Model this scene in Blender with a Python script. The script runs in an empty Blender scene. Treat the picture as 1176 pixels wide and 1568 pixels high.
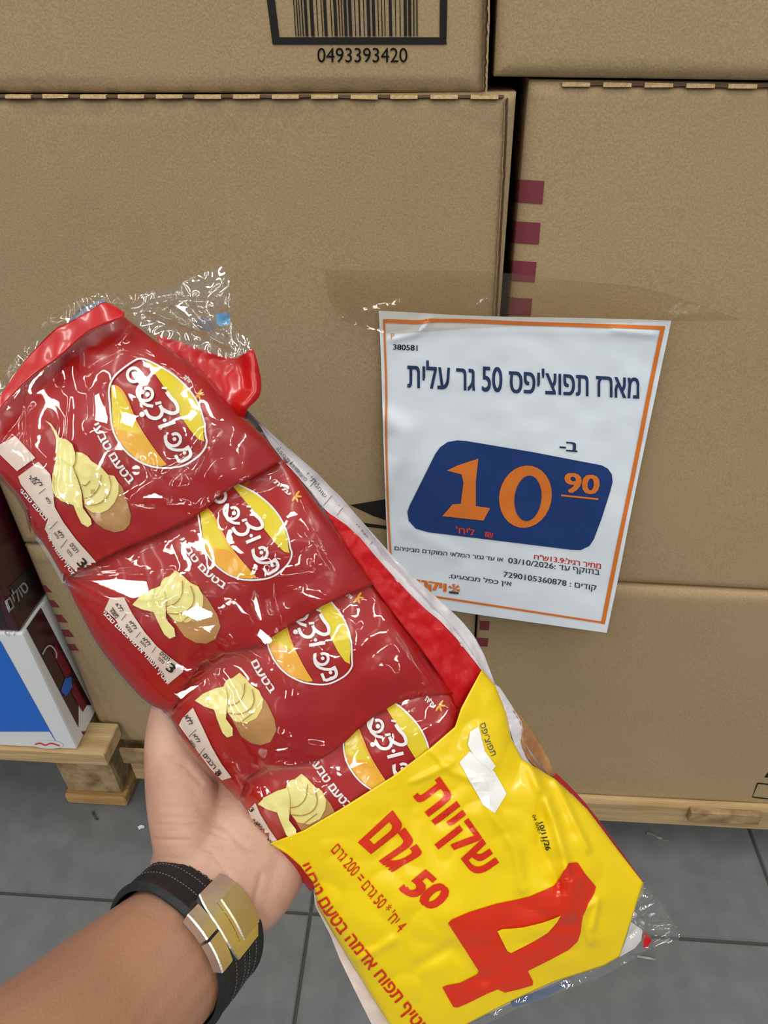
import bpy, bmesh, math, random
import numpy as np
from mathutils import Vector, Matrix, noise
from mathutils.bvhtree import BVHTree
from mathutils.geometry import tessellate_polygon, interpolate_bezier

random.seed(7); np.random.seed(7)
SC = bpy.context.scene
COL = SC.collection

# ------------------------------------------------------------------ camera
FPX = 1050.0; D = 0.52; H = 0.951
_p, _y, _r = math.radians(36), math.radians(5), math.radians(1.5)
Fv = np.array([-math.sin(_y)*math.cos(_p), math.cos(_y)*math.cos(_p), -math.sin(_p)])
_r0 = np.array([math.cos(_y), math.sin(_y), 0.0]); _u0 = np.cross(_r0, Fv)
Rv = math.cos(_r)*_r0 - math.sin(_r)*_u0
Uv = math.cos(_r)*_u0 + math.sin(_r)*_r0
CP = np.array([0.0, 0.0, H])
cam_d = bpy.data.cameras.new('camera'); cam = bpy.data.objects.new('camera', cam_d); COL.objects.link(cam)
cam.matrix_world = Matrix(((Rv[0], Uv[0], -Fv[0], CP[0]), (Rv[1], Uv[1], -Fv[1], CP[1]), (Rv[2], Uv[2], -Fv[2], CP[2]), (0, 0, 0, 1)))
cam_d.sensor_fit = 'VERTICAL'; cam_d.sensor_height = 36; cam_d.lens = FPX/1568*36
cam_d.clip_start = 0.01
SC.camera = cam

# ------------------------------------------------------------------ world, lamps, exposure
w = bpy.data.worlds.new('world'); SC.world = w; w.use_nodes = True
w.node_tree.nodes['Background'].inputs[0].default_value = (0.80, 0.86, 0.95, 1)
w.node_tree.nodes['Background'].inputs[1].default_value = 0.22
def lamp(loc, size, size_y, power, col=(1, .97, .9), aim=(0, .4, .6)):
    l = bpy.data.lights.new('tube_light', 'AREA'); l.shape = 'RECTANGLE'; l.size = size; l.size_y = size_y
    l.energy = power; l.color = col
    o = bpy.data.objects.new('tube_light', l); COL.objects.link(o); o.location = loc
    o.rotation_euler = (Vector(aim)-Vector(loc)).to_track_quat('-Z', 'Z').to_euler()
for x in (-2.6, -0.9, 0.8, 2.5):                 # ceiling tubes of the shop, in rows running away behind the camera
    for yy in (-0.3, -1.9, -3.6, -5.6):
        lamp((x, yy, 2.9), 0.16, 1.25, 17, aim=(x, yy+.01, 0))
SC.view_settings.view_transform = 'Standard'; SC.view_settings.look = 'None'
SC.view_settings.exposure = 0.0; SC.view_settings.gamma = 1.0
SC.cycles.use_denoising = True
SC.cycles.max_bounces = 8; SC.cycles.transparent_max_bounces = 24

# ------------------------------------------------------------------ helpers
def ray(px, py): return Fv + Rv*(px-588)/FPX - Uv*(py-784)/FPX
def on_wall(px, py, Y=D):
    d = ray(px, py); return CP + d*(Y/d[1])
def on_floor(px, py, Z=0):
    d = ray(px, py); return CP + d*((Z-H)/d[2])
def depth(px, py, z): return CP + ray(px, py)*z
# plane of the held pack: passes in front of the camera, top end tipped away
PN = -Fv + Rv*0.09 + Uv*(-0.10); PN = PN/np.linalg.norm(PN)
P0 = depth(430, 950, 0.34)
def on_pack(px, py, h=0.0):
    d = ray(px, py); o = P0 + PN*h
    return CP + d*(np.dot(o-CP, PN)/np.dot(d, PN))
def project(P):
    v = np.asarray(P)-CP; z = v@Fv
    return np.stack([588+FPX*(v@Rv)/z, 784-FPX*(v@Uv)/z], -1)

def lin(c):
    return tuple(((v/255)/12.92 if v/255 <= .04045 else ((v/255+.055)/1.055)**2.4) for v in c)
def mat(name, c, rough=.5, metal=0, spec=.5, coat=0, bump=None, var=None, stretch=None, alpha=1, trans=0):
    """principled material; bump=(scale, strength, detail); var=(scale, second colour)"""
    m = bpy.data.materials.new(name); m.use_nodes = True; nt = m.node_tree; b = nt.nodes['Principled BSDF']
    b.inputs['Base Color'].default_value = (*lin(c), 1); b.inputs['Roughness'].default_value = rough
    b.inputs['Metallic'].default_value = metal; b.inputs['Specular IOR Level'].default_value = spec
    b.inputs['Coat Weight'].default_value = coat; b.inputs['Coat Roughness'].default_value = .08
    b.inputs['Alpha'].default_value = alpha; b.inputs['Transmission Weight'].default_value = trans
    tc = nt.nodes.new('ShaderNodeTexCoord'); mp = nt.nodes.new('ShaderNodeMapping')
    nt.links.new(tc.outputs['Object'], mp.inputs[0])
    if stretch: mp.inputs['Scale'].default_value = stretch
    if var:
        n = nt.nodes.new('ShaderNodeTexNoise'); n.inputs['Scale'].default_value = var[0]; n.inputs['Detail'].default_value = 6
        nt.links.new(mp.outputs[0], n.inputs[0])
        rmp = nt.nodes.new('ShaderNodeValToRGB'); rmp.color_ramp.elements[0].position = .35; rmp.color_ramp.elements[1].position = .68
        rmp.color_ramp.elements[0].color = (*lin(c), 1); rmp.color_ramp.elements[1].color = (*lin(var[1]), 1)
        nt.links.new(n.outputs[0], rmp.inputs[0]); nt.links.new(rmp.outputs[0], b.inputs['Base Color'])
    if bump:
        n = nt.nodes.new('ShaderNodeTexNoise'); n.inputs['Scale'].default_value = bump[0]; n.inputs['Detail'].default_value = bump[2] if len(bump) > 2 else 4
        nt.links.new(mp.outputs[0], n.inputs[0])
        bp = nt.nodes.new('ShaderNodeBump'); bp.inputs['Strength'].default_value = bump[1]; bp.inputs['Distance'].default_value = .002
        nt.links.new(n.outputs[0], bp.inputs['Height']); nt.links.new(bp.outputs[0], b.inputs['Normal'])
    return m
def film_mat(name, tint=(255, 255, 255), haze=.03, bump=(60, .25), refl=.07, rough=.05, hazecol=(235, 235, 235)):
    """clear plastic: see-through, with a mirror sheen that grows at grazing angles"""
    m = bpy.data.materials.new(name); m.use_nodes = True; nt = m.node_tree; nt.nodes.clear()
    out = nt.nodes.new('ShaderNodeOutputMaterial'); tr = nt.nodes.new('ShaderNodeBsdfTransparent')
    gl = nt.nodes.new('ShaderNodeBsdfGlossy'); df = nt.nodes.new('ShaderNodeBsdfDiffuse')
    fr = nt.nodes.new('ShaderNodeLayerWeight'); pw = nt.nodes.new('ShaderNodeMath'); ml = nt.nodes.new('ShaderNodeMath'); mx = nt.nodes.new('ShaderNodeMixShader'); mh = nt.nodes.new('ShaderNodeMixShader')
    tr.inputs[0].default_value = (*lin(tint), 1); df.inputs[0].default_value = (*lin(hazecol), 1)
    gl.inputs['Roughness'].default_value = rough; fr.inputs['Blend'].default_value = .5
    pw.operation = 'POWER'; pw.inputs[1].default_value = 4.0; ml.operation = 'MULTIPLY_ADD'; ml.inputs[1].default_value = .9; ml.inputs[2].default_value = refl
    mh.inputs[0].default_value = haze
    nt.links.new(tr.outputs[0], mh.inputs[1]); nt.links.new(df.outputs[0], mh.inputs[2])
    nt.links.new(fr.outputs['Facing'], pw.inputs[0]); nt.links.new(pw.outputs[0], ml.inputs[0]); nt.links.new(ml.outputs[0], mx.inputs[0]); nt.links.new(mh.outputs[0], mx.inputs[1]); nt.links.new(gl.outputs[0], mx.inputs[2])
    nt.links.new(mx.outputs[0], out.inputs[0])
    tc = nt.nodes.new('ShaderNodeTexCoord'); n = nt.nodes.new('ShaderNodeTexNoise'); n.inputs['Scale'].default_value = bump[0]; n.inputs['Detail'].default_value = 2
    nt.links.new(tc.outputs['Object'], n.inputs[0])
    bp = nt.nodes.new('ShaderNodeBump'); bp.inputs['Strength'].default_value = bump[1]; bp.inputs['Distance'].default_value = .002
    nt.links.new(n.outputs[0], bp.inputs['Height'])
    for s in (gl, fr): nt.links.new(bp.outputs[0], s.inputs['Normal'])
    return m

ORG = {}
def tag(o, label=None, cat=None, group=None, kind=None):
    for k, v in (('label', label), ('category', cat), ('group', group), ('kind', kind)):
        if v: o[k] = v
    return o
def thing(name, loc, label, cat, group=None):
    o = bpy.data.objects.new(name, None); COL.objects.link(o); o.location = loc; o.empty_display_size = .02
    ORG[o.name] = np.array(loc, float); return tag(o, label, cat, group)
def mesh(name, V, Fc, m, parent=None, smooth=False, origin=None):
    """link ONE mesh object; V are world coordinates"""
    V = np.asarray(V, float)
    po = ORG[parent.name] if parent is not None else np.zeros(3)
    og = np.array(origin, float) if origin is not None else (po if parent is not None else V.mean(0))
    me = bpy.data.meshes.new(name); me.from_pydata((V-og).tolist(), [], Fc)
    ms = m if isinstance(m, (list, tuple)) else [m]
    for k in ms: me.materials.append(k)
    if smooth: me.shade_smooth()
    me.update()
    o = bpy.data.objects.new(name, me); COL.objects.link(o); o.location = (og-po).tolist()
    if parent is not None: o.parent = parent
    ORG[o.name] = og; return o
def flip_if(V, Fc, toward):
    V = np.asarray(V); f = Fc[len(Fc)//2]; n = np.cross(V[f[1]]-V[f[0]], V[f[2]]-V[f[0]])
    return [tuple(reversed(x)) for x in Fc] if np.dot(n, toward) < 0 else Fc
def bvh_of(V, Fc): return BVHTree.FromPolygons([Vector(v) for v in V], Fc)

def resample(pts, n, smooth=0):
    P = np.array(pts, float)
    for _ in range(smooth):                      # corner cutting
        Q = [P[0]]
        for a, b in zip(P[:-1], P[1:]): Q += [a*.75+b*.25, a*.25+b*.75]
        P = np.array(Q+[P[-1]])
    s = np.r_[0, np.cumsum(np.linalg.norm(np.diff(P, axis=0), axis=1))]
    t = np.linspace(0, s[-1], n)
    return np.stack([np.interp(t, s, P[:, k]) for k in range(P.shape[1])], 1)
def coons(L, R, S, E, nu, nv, smooth=2):
    """L,R run start->end, S,E run left->right; returns (nu,nv,2) pixels"""
    L, R = resample(L, nu, smooth), resample(R, nu, smooth); S, E = resample(S, nv, smooth), resample(E, nv, smooth)
    u = np.linspace(0, 1, nu)[:, None, None]; v = np.linspace(0, 1, nv)[None, :, None]
    return ((1-v)*L[:, None]+v*R[:, None]+(1-u)*S[None]+u*E[None]
            - ((1-u)*(1-v)*L[0]+(1-u)*v*R[0]+u*(1-v)*L[-1]+u*v*R[-1]))
def grid_faces(nu, nv, off=0):
    return [(off+i*nv+j, off+i*nv+j+1, off+(i+1)*nv+j+1, off+(i+1)*nv+j) for i in range(nu-1) for j in range(nv-1)]
def seg_dist(P, pts):
    """distance of pixels P (n,2) to a polyline"""
    best = np.full(len(P), 1e9)
    for a, b in zip(pts[:-1], pts[1:]):
        a = np.array(a, float); b = np.array(b, float); d = b-a; t = np.clip(((P-a)@d)/(d@d+1e-9), 0, 1)
        best = np.minimum(best, np.linalg.norm(P-(a+t[:, None]*d), axis=1))
    return best
def nz(P, s, seed=0):
    return np.array([noise.noise(Vector((p[0]*s+seed, p[1]*s-seed*.7, seed*1.3))) for p in P])
def blur(A, k):
    for _ in range(k):
        B = np.pad(A, 1, mode='edge'); A = (B[1:-1, 1:-1]*4+B[:-2, 1:-1]+B[2:, 1:-1]+B[1:-1, :-2]+B[1:-1, 2:])/8
    return A
def cast_h(bvhs, P):
    """highest height above the pack plane met by the view rays through pixels P (or nan)"""
    out = np.full(len(P), np.nan)
    for i, p in enumerate(P):
        d = ray(*p); dv = Vector(d).normalized()
        for b in bvhs:
            hit = b.ray_cast(Vector(CP), dv)
            if hit[0] is not None:
                h = np.dot(np.array(hit[0])-P0, PN)
                if not out[i] >= h: out[i] = h
    return out

# ---- flat print laid on a surface -------------------------------------------------
def lay(name, V2, F2, bvh, m, parent, off=.0004, step=7, zoff=0, keep=False):
    """cut a 2D figure (pixels) by a grid and lay it on the surface behind those pixels"""
    bm = bmesh.new(); vs = [bm.verts.new((x, y, 0)) for x, y in V2]
    for f in F2:
        try: bm.faces.new([vs[k] for k in f])
        except ValueError: pass
    A = np.array(V2, float); lo, hi = A.min(0), A.max(0)
    for ax in (0, 1):
        c = math.floor(lo[ax]/step)*step+step
        while c < hi[ax]:
            co = [0, 0, 0]; no = [0, 0, 0]; co[ax] = c; no[ax] = 1
            bmesh.ops.bisect_plane(bm, geom=bm.verts[:]+bm.edges[:]+bm.faces[:], plane_co=co, plane_no=no, dist=1e-5)
            c += step
    bad = []
    W = {}
    for v in bm.verts:
        d = Vector(ray(v.co.x, v.co.y)).normalized(); h = bvh.ray_cast(Vector(CP), d)
        if h[0] is None: bad.append(v); continue
        n = h[1] if h[1].dot(d) < 0 else -h[1]
        W[v] = h[0]-d*off*.5+n*off
    bmesh.ops.delete(bm, geom=bad, context='VERTS')
    for v in bm.verts: v.co = W[v]
    bmesh.ops.triangulate(bm, faces=[f for f in bm.faces if len(f.verts) > 4])
    for f in bm.faces:
        if f.normal.dot(f.calc_center_median()-Vector(CP)) > 0: f.normal_flip()
    if not bm.verts: bm.free(); return None
    bm.verts.index_update()
    V = [tuple(v.co) for v in bm.verts]; Fc = [tuple(v.index for v in f.verts) for f in bm.faces]; bm.free()
    return mesh(name, V, Fc, m, parent)
def poly(pts): 
    tri = tessellate_polygon([[Vector((x, y, 0)) for x, y in pts]])
    return list(pts), [tuple(t) for t in tri]
def ribbon(pts, wd, smooth=2, n=None, closed=False, w2=None):
    if closed: pts = list(pts)+[pts[0]]
    P = np.array(pts, float)
    for _ in range(smooth):
        Q = [] if closed else [P[0]]
        for a, b in zip(P[:-1], P[1:]): Q += [a*.75+b*.25, a*.25+b*.75]
        P = np.array(Q+([Q[0]] if closed else [P[-1]]))
    T = np.gradient(P, axis=0); T /= np.linalg.norm(T, axis=1)[:, None]+1e-9; N = np.stack([-T[:, 1], T[:, 0]], 1)
    ww = np.linspace(wd, w2 if w2 is not None else wd, len(P))[:, None]/2
    V = np.r_[P+N*ww, P-N*ww]; k = len(P)
    return V.tolist(), [(i, i+1, k+i+1, k+i) for i in range(k-1)]
def disc(c, rx, ry=None, ang=0, n=28):
    ry = ry or rx; a = math.radians(ang); ca, sa = math.cos(a), math.sin(a)
    pts = [(c[0]+rx*math.cos(t)*ca-ry*math.sin(t)*sa, c[1]+rx*math.cos(t)*sa+ry*math.sin(t)*ca) for t in np.linspace(0, 2*math.pi, n, endpoint=False)]
    return pts, [tuple(range(n))]
def merge(*parts):
    V, Fc = [], []
    for v, f in parts: Fc += [tuple(i+len(V) for i in q) for q in f]; V += [tuple(x) for x in v]
    return V, Fc
def text2(body, quad, bold=0.0, shear=0.0):
    """letters squeezed into a pixel quad TL,TR,BR,BL"""
    c = bpy.data.curves.new('t', 'FONT'); c.body = body; c.shear = shear; c.resolution_u = 3 if bold < .03 else 2
    o = bpy.data.objects.new('t', c); COL.objects.link(o); bpy.context.view_layer.update()
    bpy.context.view_layer.objects.active = o; o.select_set(True); bpy.ops.object.convert(target='CURVE')
    cv = o.data; res = 3 if bold < .03 else 2; loops = []
    for sp in cv.splines:
        b = sp.bezier_points; pts = []
        for k in range(len(b)):
            p, q = b[k], b[(k+1) % len(b)]
            straight = (p.handle_right-p.co).cross(q.co-p.co).length < 1e-5 and (q.handle_left-q.co).cross(q.co-p.co).length < 1e-5
            seg = [p.co] if straight else interpolate_bezier(p.co, p.handle_right, q.handle_left, q.co, res+2)[:-1]
            pts += [(v[0], v[1]) for v in seg]
        if len(pts) > 2: loops.append(np.array(pts))
    bpy.data.objects.remove(o); bpy.data.curves.remove(cv)
    area = [.5*float(np.sum(l[:, 0]*np.roll(l[:, 1], -1)-np.roll(l[:, 0], -1)*l[:, 1])) for l in loops]
    def has(l, p):
        a, b = l, np.roll(l, -1, 0); cc = ((a[:, 1] > p[1]) != (b[:, 1] > p[1]))
        with np.errstate(all='ignore'): xx = (b[:, 0]-a[:, 0])*(p[1]-a[:, 1])/(b[:, 1]-a[:, 1])+a[:, 0]
        return int(np.sum(cc & (p[0] < xx))) % 2 == 1
    holes = {}; inner = {}
    for k in range(len(loops)):
        own = [m for m in range(len(loops)) if m != k and area[m]*area[k] < 0 and abs(area[m]) > abs(area[k]) and has(loops[m], loops[k][0])]
        if own: inner[k] = min(own, key=lambda m: abs(area[m]))
    outs = [k for k in range(len(loops)) if k not in inner]; holes = {k: [h for h in inner if inner[h] == k] for k in outs}
    A = []; F2 = []
    for k in outs:
        ls = [loops[k]]+[loops[h] for h in holes[k]]; o0 = len(A)
        F2 += [tuple(o0+i for i in t) for t in tessellate_polygon([[Vector((x, y, 0)) for x, y in l] for l in ls])]
        for l in ls: A += l.tolist()
    A = np.array(A)
    if bold > 0:
        A0, F0 = A, F2; A = np.concatenate([A0+np.array(q)*bold for q in ((-1, -.5), (1, -.5), (-1, .5), (1, .5))]); F2 = [tuple(i+k*len(A0) for i in f) for k in range(4) for f in F0]
    lo, hi = A.min(0), A.max(0); T = (A-lo)/(hi-lo); s = T[:, :1]; t = T[:, 1:]
    TL, TR, BR, BL = [np.array(q, float) for q in quad]
    return ((1-s)*(t*TL+(1-t)*BL)+s*(t*TR+(1-t)*BR)).tolist(), F2
def zq(ox, oy, sc, pts): return [(ox+x/sc, oy+y/sc) for x, y in pts]

def box_verts(x0, x1, y0, y1, z0, z1):
    return [(x0, y0, z0), (x1, y0, z0), (x1, y1, z0), (x0, y1, z0), (x0, y0, z1), (x1, y0, z1), (x1, y1, z1), (x0, y1, z1)]
BF = [(0, 3, 2, 1), (4, 5, 6, 7), (0, 1, 5, 4), (1, 2, 6, 5), (2, 3, 7, 6), (3, 0, 4, 7)]
def bevel_box(name, V, m, parent=None, bev=.002, seg=2, origin=None, smooth=True, jit=0):
    bm = bmesh.new(); vs = [bm.verts.new(v) for v in V]
    for f in BF: bm.faces.new([vs[k] for k in f])
    bmesh.ops.recalc_face_normals(bm, faces=bm.faces)
    bmesh.ops.bevel(bm, geom=bm.edges[:], offset=bev, segments=seg, profile=.6, affect='EDGES')
    for v in bm.verts:
        if jit: v.co += Vector((random.uniform(-jit, jit), random.uniform(-jit, jit), random.uniform(-jit, jit)))
    bm.verts.index_update(); P = [tuple(v.co) for v in bm.verts]; Q = [tuple(v.index for v in f.verts) for f in bm.faces]; bm.free()
    return mesh(name, P, Q, m, parent, smooth=False, origin=origin)

# ------------------------------------------------------------------ materials
M_KRAFT = mat('kraft_board', (162, 139, 104), .82, spec=.2, bump=(700, .14, 5), var=(750, (180, 156, 120)))
M_KRAFT2 = mat('kraft_board_worn', (158, 136, 102), .82, spec=.2, bump=(700, .14, 5), var=(700, (176, 153, 118)))
M_EDGE = mat('kraft_edge', (196, 171, 130), .9, spec=.1, bump=(1200, .4), var=(500, (170, 140, 100)))
M_DARKGAP = mat('kraft_cut_shade', (92, 74, 56), .9, spec=.1)  # dark tone for shade in perforation gaps and for the torn layer
M_MAROON = mat('maroon_ink', (124, 56, 66), .7, spec=.2, bump=(900, .08))
M_BLACKINK = mat('black_ink', (34, 32, 32), .6, spec=.2)
M_PAPER = mat('paper', (232, 241, 250), .6, spec=.3, bump=(90, .10))
M_ORANGE = mat('orange_ink', (226, 122, 40), .6)
M_NAVY = mat('navy_ink', (20, 56, 118), .55)
M_TEXTNAVY = mat('dark_blue_ink', (34, 58, 100), .6)
M_GREYINK = mat('grey_ink', (70, 72, 80), .6)
M_REDINK = mat('red_ink', (214, 62, 48), .6)
M_TAPE = film_mat('clear_tape', haze=.05, bump=(45, .3), refl=.035, hazecol=(200, 185, 150), tint=(244, 240, 232))
M_FILM = film_mat('clear_film', haze=.0, bump=(30, .06), refl=.068)
M_CRIMP = film_mat('crumpled_film', haze=.05, bump=(30, .2), refl=.20, hazecol=(225, 225, 225))
M_RED = mat('red_foil', (172, 18, 12), .34, coat=.15, spec=.35, bump=(40, .15), var=(14, (156, 14, 12)))
M_REDB = mat('bright_red_foil', (190, 8, 8), .3, coat=.35, bump=(45, .15))
M_WHITE = mat('white_print', (240, 238, 236), .4, coat=.3)
M_YEL = mat('yellow_print', (228, 206, 14), .35, coat=.3)
M_AMB = mat('amber_print', (236, 164, 34), .35, coat=.3, var=(60, (238, 180, 40)))
M_CHIP = mat('crisp_print', (240, 232, 152), .4, coat=.3, var=(140, (226, 214, 128)))
M_CHIP2 = mat('crisp_print_deep', (232, 214, 120), .4, coat=.3, var=(120, (240, 228, 150)))
M_CHIPL = mat('crisp_rim_print', (176, 136, 62), .4, coat=.3)
M_POT = mat('potato_print', (188, 140, 80), .4, coat=.3, var=(60, (160, 112, 60)))
M_BEIGE = mat('beige_print', (226, 206, 192), .4, coat=.3)
M_YBAG = mat('yellow_plastic', (240, 208, 0), .36, coat=.3, bump=(28, .3), var=(8, (232, 198, 0)))
M_RTXT = mat('red_print', (212, 44, 8), .36, coat=.35)
M_SIDE = mat('grey_white_foil', (206, 200, 204), .3, coat=.4, bump=(60, .5), var=(22, (232, 228, 230)))
M_CRIM = mat('crimson_foil', (192, 12, 14), .5, spec=.25, coat=.08, bump=(40, .08), var=(18, (176, 10, 22)))
M_SKIN = None
M_WOOD = mat('pallet_wood', (196, 158, 104), .75, spec=.2, bump=(60, .4, 8), var=(10, (158, 118, 70)), stretch=(1, 8, 12))
M_WOODX = mat('pallet_wood_face', (196, 170, 126), .75, spec=.2, bump=(60, .4, 8), var=(9, (170, 140, 98)), stretch=(1, 10, 14))
M_WOODG = mat('pallet_wood_end', (184, 158, 118), .85, spec=.15, bump=(120, .5), var=(50, (132, 104, 70)))
M_TILE = mat('grey_tile', (104, 107, 108), .42, spec=.4, bump=(350, .12), var=(30, (115, 118, 119)))
M_GROUT = mat('grout', (70, 70, 68), .9)
M_BLUE = mat('blue_carton', (22, 104, 206), .45, coat=.2)
M_WHITEC = mat('white_carton', (226, 228, 232), .4, coat=.2)
M_DRED = mat('dark_red_carton', (72, 10, 26), .35, coat=.4, var=(14, (34, 8, 16)))
M_DBLK = mat('dark_carton', (26, 16, 22), .35, coat=.4)
M_GREYP = mat('grey_print', (168, 170, 178), .45)
M_STRAP = mat('black_rubber', (24, 26, 30), .55, bump=(300, .2))
M_STITCH = mat('grey_stitch', (110, 112, 118), .8)
M_STEEL = mat('brushed_steel', (216, 214, 208), .36, metal=1, bump=(200, .1))
M_GOLD = mat('warm_steel', (204, 198, 176), .45, metal=1, bump=(160, .15), stretch=(1, 12, 1))

# ------------------------------------------------------------------ the setting: tiled floor
gx0, gy0, TS = -.146, .408, .607
def flr():
    V = box_verts(-2.4, 2.4, -1.2, 2.6, -.05, -.003)
    f = mesh('floor', V, BF, M_GROUT, origin=(0, 0, 0)); tag(f, kind='structure')
    g = .0022; k = 0
    base = None
    for i in range(-3, 4):
        for j in range(-2, 4):
            x0, y0 = gx0+i*TS, gy0+j*TS
            if base is None:
                bm = bmesh.new(); vs = [bm.verts.new(v) for v in box_verts(g, TS-g, g, TS-g, -.01, 0)]
                for q in BF: bm.faces.new([vs[t] for t in q])
                bmesh.ops.bevel(bm, geom=[e for e in bm.edges if all(v.co.z > -.001 for v in e.verts)], offset=.0012, segments=2, affect='EDGES')
                base = bpy.data.meshes.new('tile'); bm.to_mesh(base); bm.free(); base.materials.append(M_TILE)
            t = bpy.data.objects.new('tile', base); COL.objects.link(t); t.parent = f; t.location = (x0, y0, random.uniform(-.0003, .0003))
    return f
flr()
# the aisle shell behind the goods, out of view but part of the room
tag(mesh('wall_back', box_verts(-4, 4, 2.6, 2.7, 0, 3.2), BF, mat('wall_paint', (190, 188, 182), .8)), kind='structure')

# ------------------------------------------------------------------ pallets
def plank(par, x0, x1, y0, y1, z0, z1, m, name='plank', bev=.003):
    return bevel_box(name, box_verts(x0, x1, y0, y1, z0, z1), m, par, bev=bev, jit=.0006)
yp = D-.004
pr_ = thing('wooden_pallet', (0.35, yp, 0), 'pale wooden pallet under the right stack of brown cartons, its front board bare', 'pallet', 'pallets')
plank(pr_, -.30, .62, .508, .5192, .086, .1305, M_WOODX)               # leading board along the front
for a, b in ((-.27, -.14), (.055, .158), (.334, .42), (.54, .61)):
    plank(pr_, a, b, .500, .5075, .111, .1315, M_WOODG, bev=.001)
    plank(pr_, a, b, .524, 1.2, .088, .1105, M_WOODG)
for a in (-.28, .60):
    plank(pr_, a, a+.1, .54, .64, .020, .087, M_WOODG, 'block')
    plank(pr_, a-.01, a+.11, .54, 1.2, 0.001, .019, M_WOOD)
pl_ = thing('wooden_pallet', (-.7, yp, 0), 'yellowish wooden pallet under the blue-fronted case at the left', 'pallet', 'pallets')
yl = on_floor(60, 1173, .1)[1]
xl = -.425
plank(pl_, -1.0, -.388, .470, .516, .213, .2345, M_WOODX)
plank(pl_, -1.0, -.430, .530, .64, .213, .2345, M_WOOD)
plank(pl_, -1.0, -.430, .66, .80, .213, .2345, M_WOOD)
for a in (-.532, -.93):
    plank(pl_, a, a+.085, .545, .66, .022, .212, M_WOODG, 'block', bev=.008)
    plank(pl_, a-.004, a+.088, .540, .80, .001, .021, M_WOOD)
plank(pr_, -.402, -.312, D-.006, D-.001, .150, .182, M_WOODG)
plank(pr_, -.402, -.18, D+.01, D+.30, .160, .1885, M_WOODG)
plank(pr_, -.402, -.312, D+.006, D+.10, .096, .149, M_WOODX)

# ------------------------------------------------------------------ cartons
def carton(quad, label, group='brown cardboard cartons', strokes=(), Yf=D, dep=.34, m=None, name='cardboard_box', pers=True, shrink=None):
    """quad = pixel corners TL,TR,BR,BL of the front face standing at y=Yf"""
    TL, TR, BR, BL = [np.array(q, float) for q in quad]
    C4 = [on_wall(*q, Y=Yf) for q in (TL, TR, BR, BL)]
    nu, nv = 90, 110
    u = np.linspace(0, 1, nu)[:, None, None]; v = np.linspace(0, 1, nv)[None, :, None]
    W = (1-u)*((1-v)*C4[0]+v*C4[1])+u*((1-v)*C4[3]+v*C4[2])
    Wf = W.reshape(-1, 3); P = project(Wf)
    uu = np.repeat(np.linspace(0, 1, nu), nv); vv = np.tile(np.linspace(0, 1, nv), nu)
    width = np.linalg.norm(C4[1]-C4[0]); hei = np.linalg.norm(C4[3]-C4[0])
    e = np.minimum(np.minimum(uu, 1-uu)*hei, np.minimum(vv, 1-vv)*width)
    back = .004*np.exp(-(e/.0035)**1.3)                                   # rounded rim
    sd = len(label)
    relief = np.array([noise.noise(Vector((p[0]*7+sd, p[2]*7, 1))) for p in Wf])*.0016+np.array([noise.noise(Vector((p[0]*30+sd, p[2]*24, 5))) for p in Wf])*.00035
    for pts, amp, wd in strokes: relief += amp*np.exp(-(seg_dist(P, pts)/wd)**2)
    Wf = Wf.copy(); Wf[:, 1] += back-relief*np.clip(e/.01, 0, 1)
    V = Wf.tolist(); Fc = grid_faces(nu, nv)
    ring = [j for j in range(nv)]+[i*nv+nv-1 for i in range(1, nu)]+[(nu-1)*nv+j for j in range(nv-2, -1, -1)]+[i*nv for i in range(nu-2, 0, -1)]
    b0 = len(V); V += [(V[k][0], Yf+dep, V[k][2]) for k in ring]; n = len(ring)
    Fc += [(ring[k], ring[(k+1) % n], b0+(k+1) % n, b0+k) for k in range(n)]
    Fc.append(tuple(b0+k for k in range(n)))
    Fc = flip_if(V, Fc[:grid_faces(nu, nv).__len__()], (0, -1, 0))+Fc[(nu-1)*(nv-1):]
    c = C4[3]*.5+C4[2]*.5
    t = thing(name, (c[0], Yf+dep/2, c[2]), label, 'box', group)
    o = mesh('carton_body', V, Fc, m or M_KRAFT, t, smooth=True)
    o.data.polygons.foreach_set('use_smooth', [i < (nu-1)*(nv-1) for i in range(len(Fc))])
    return t, bvh_of(V, Fc), C4
def perf(par, a, b, Yf, n, gapc=True, h=.0020):
    """torn perforation tabs along a top edge from pixel a to pixel b"""
    A, B = on_wall(*a, Y=Yf), on_wall(*b, Y=Yf); V = []; Fc = []; V2 = []; F2 = []
    for k in range(n):
        s, e_ = (k+.18)/n, (k+.86)/n
        for (s0, s1, VV, FF, yy, hh) in ((s, e_, V, Fc, -.0006, h), (e_, (k+1.18)/n, V2, F2, .0006, h*.7)):
            p, q = A+(B-A)*s0, A+(B-A)*min(s1, 1); j = random.uniform(-.0004, .0004)
            bx = [(p[0], Yf+yy, p[2]-hh), (q[0], Yf+yy, q[2]-hh+j), (q[0], Yf+.004, q[2]-hh), (p[0], Yf+.004, p[2]-hh),
                  (p[0], Yf+yy+.0012, p[2]+j), (q[0], Yf+yy+.0012, q[2]), (q[0], Yf+.004, q[2]), (p[0], Yf+.004, p[2])]
            o0 = len(VV); VV += bx; FF += [tuple(o0+i for i in f) for f in BF]
    a1 = mesh('perforated_edge', V, Fc, M_EDGE, par); a1['kind'] = 'stuff'
    a2 = mesh('notch_shade', V2, F2, M_DARKGAP, par); a2['kind'] = 'stuff'  # dark blocks paint the shade in the recessed gaps between tabs

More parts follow.
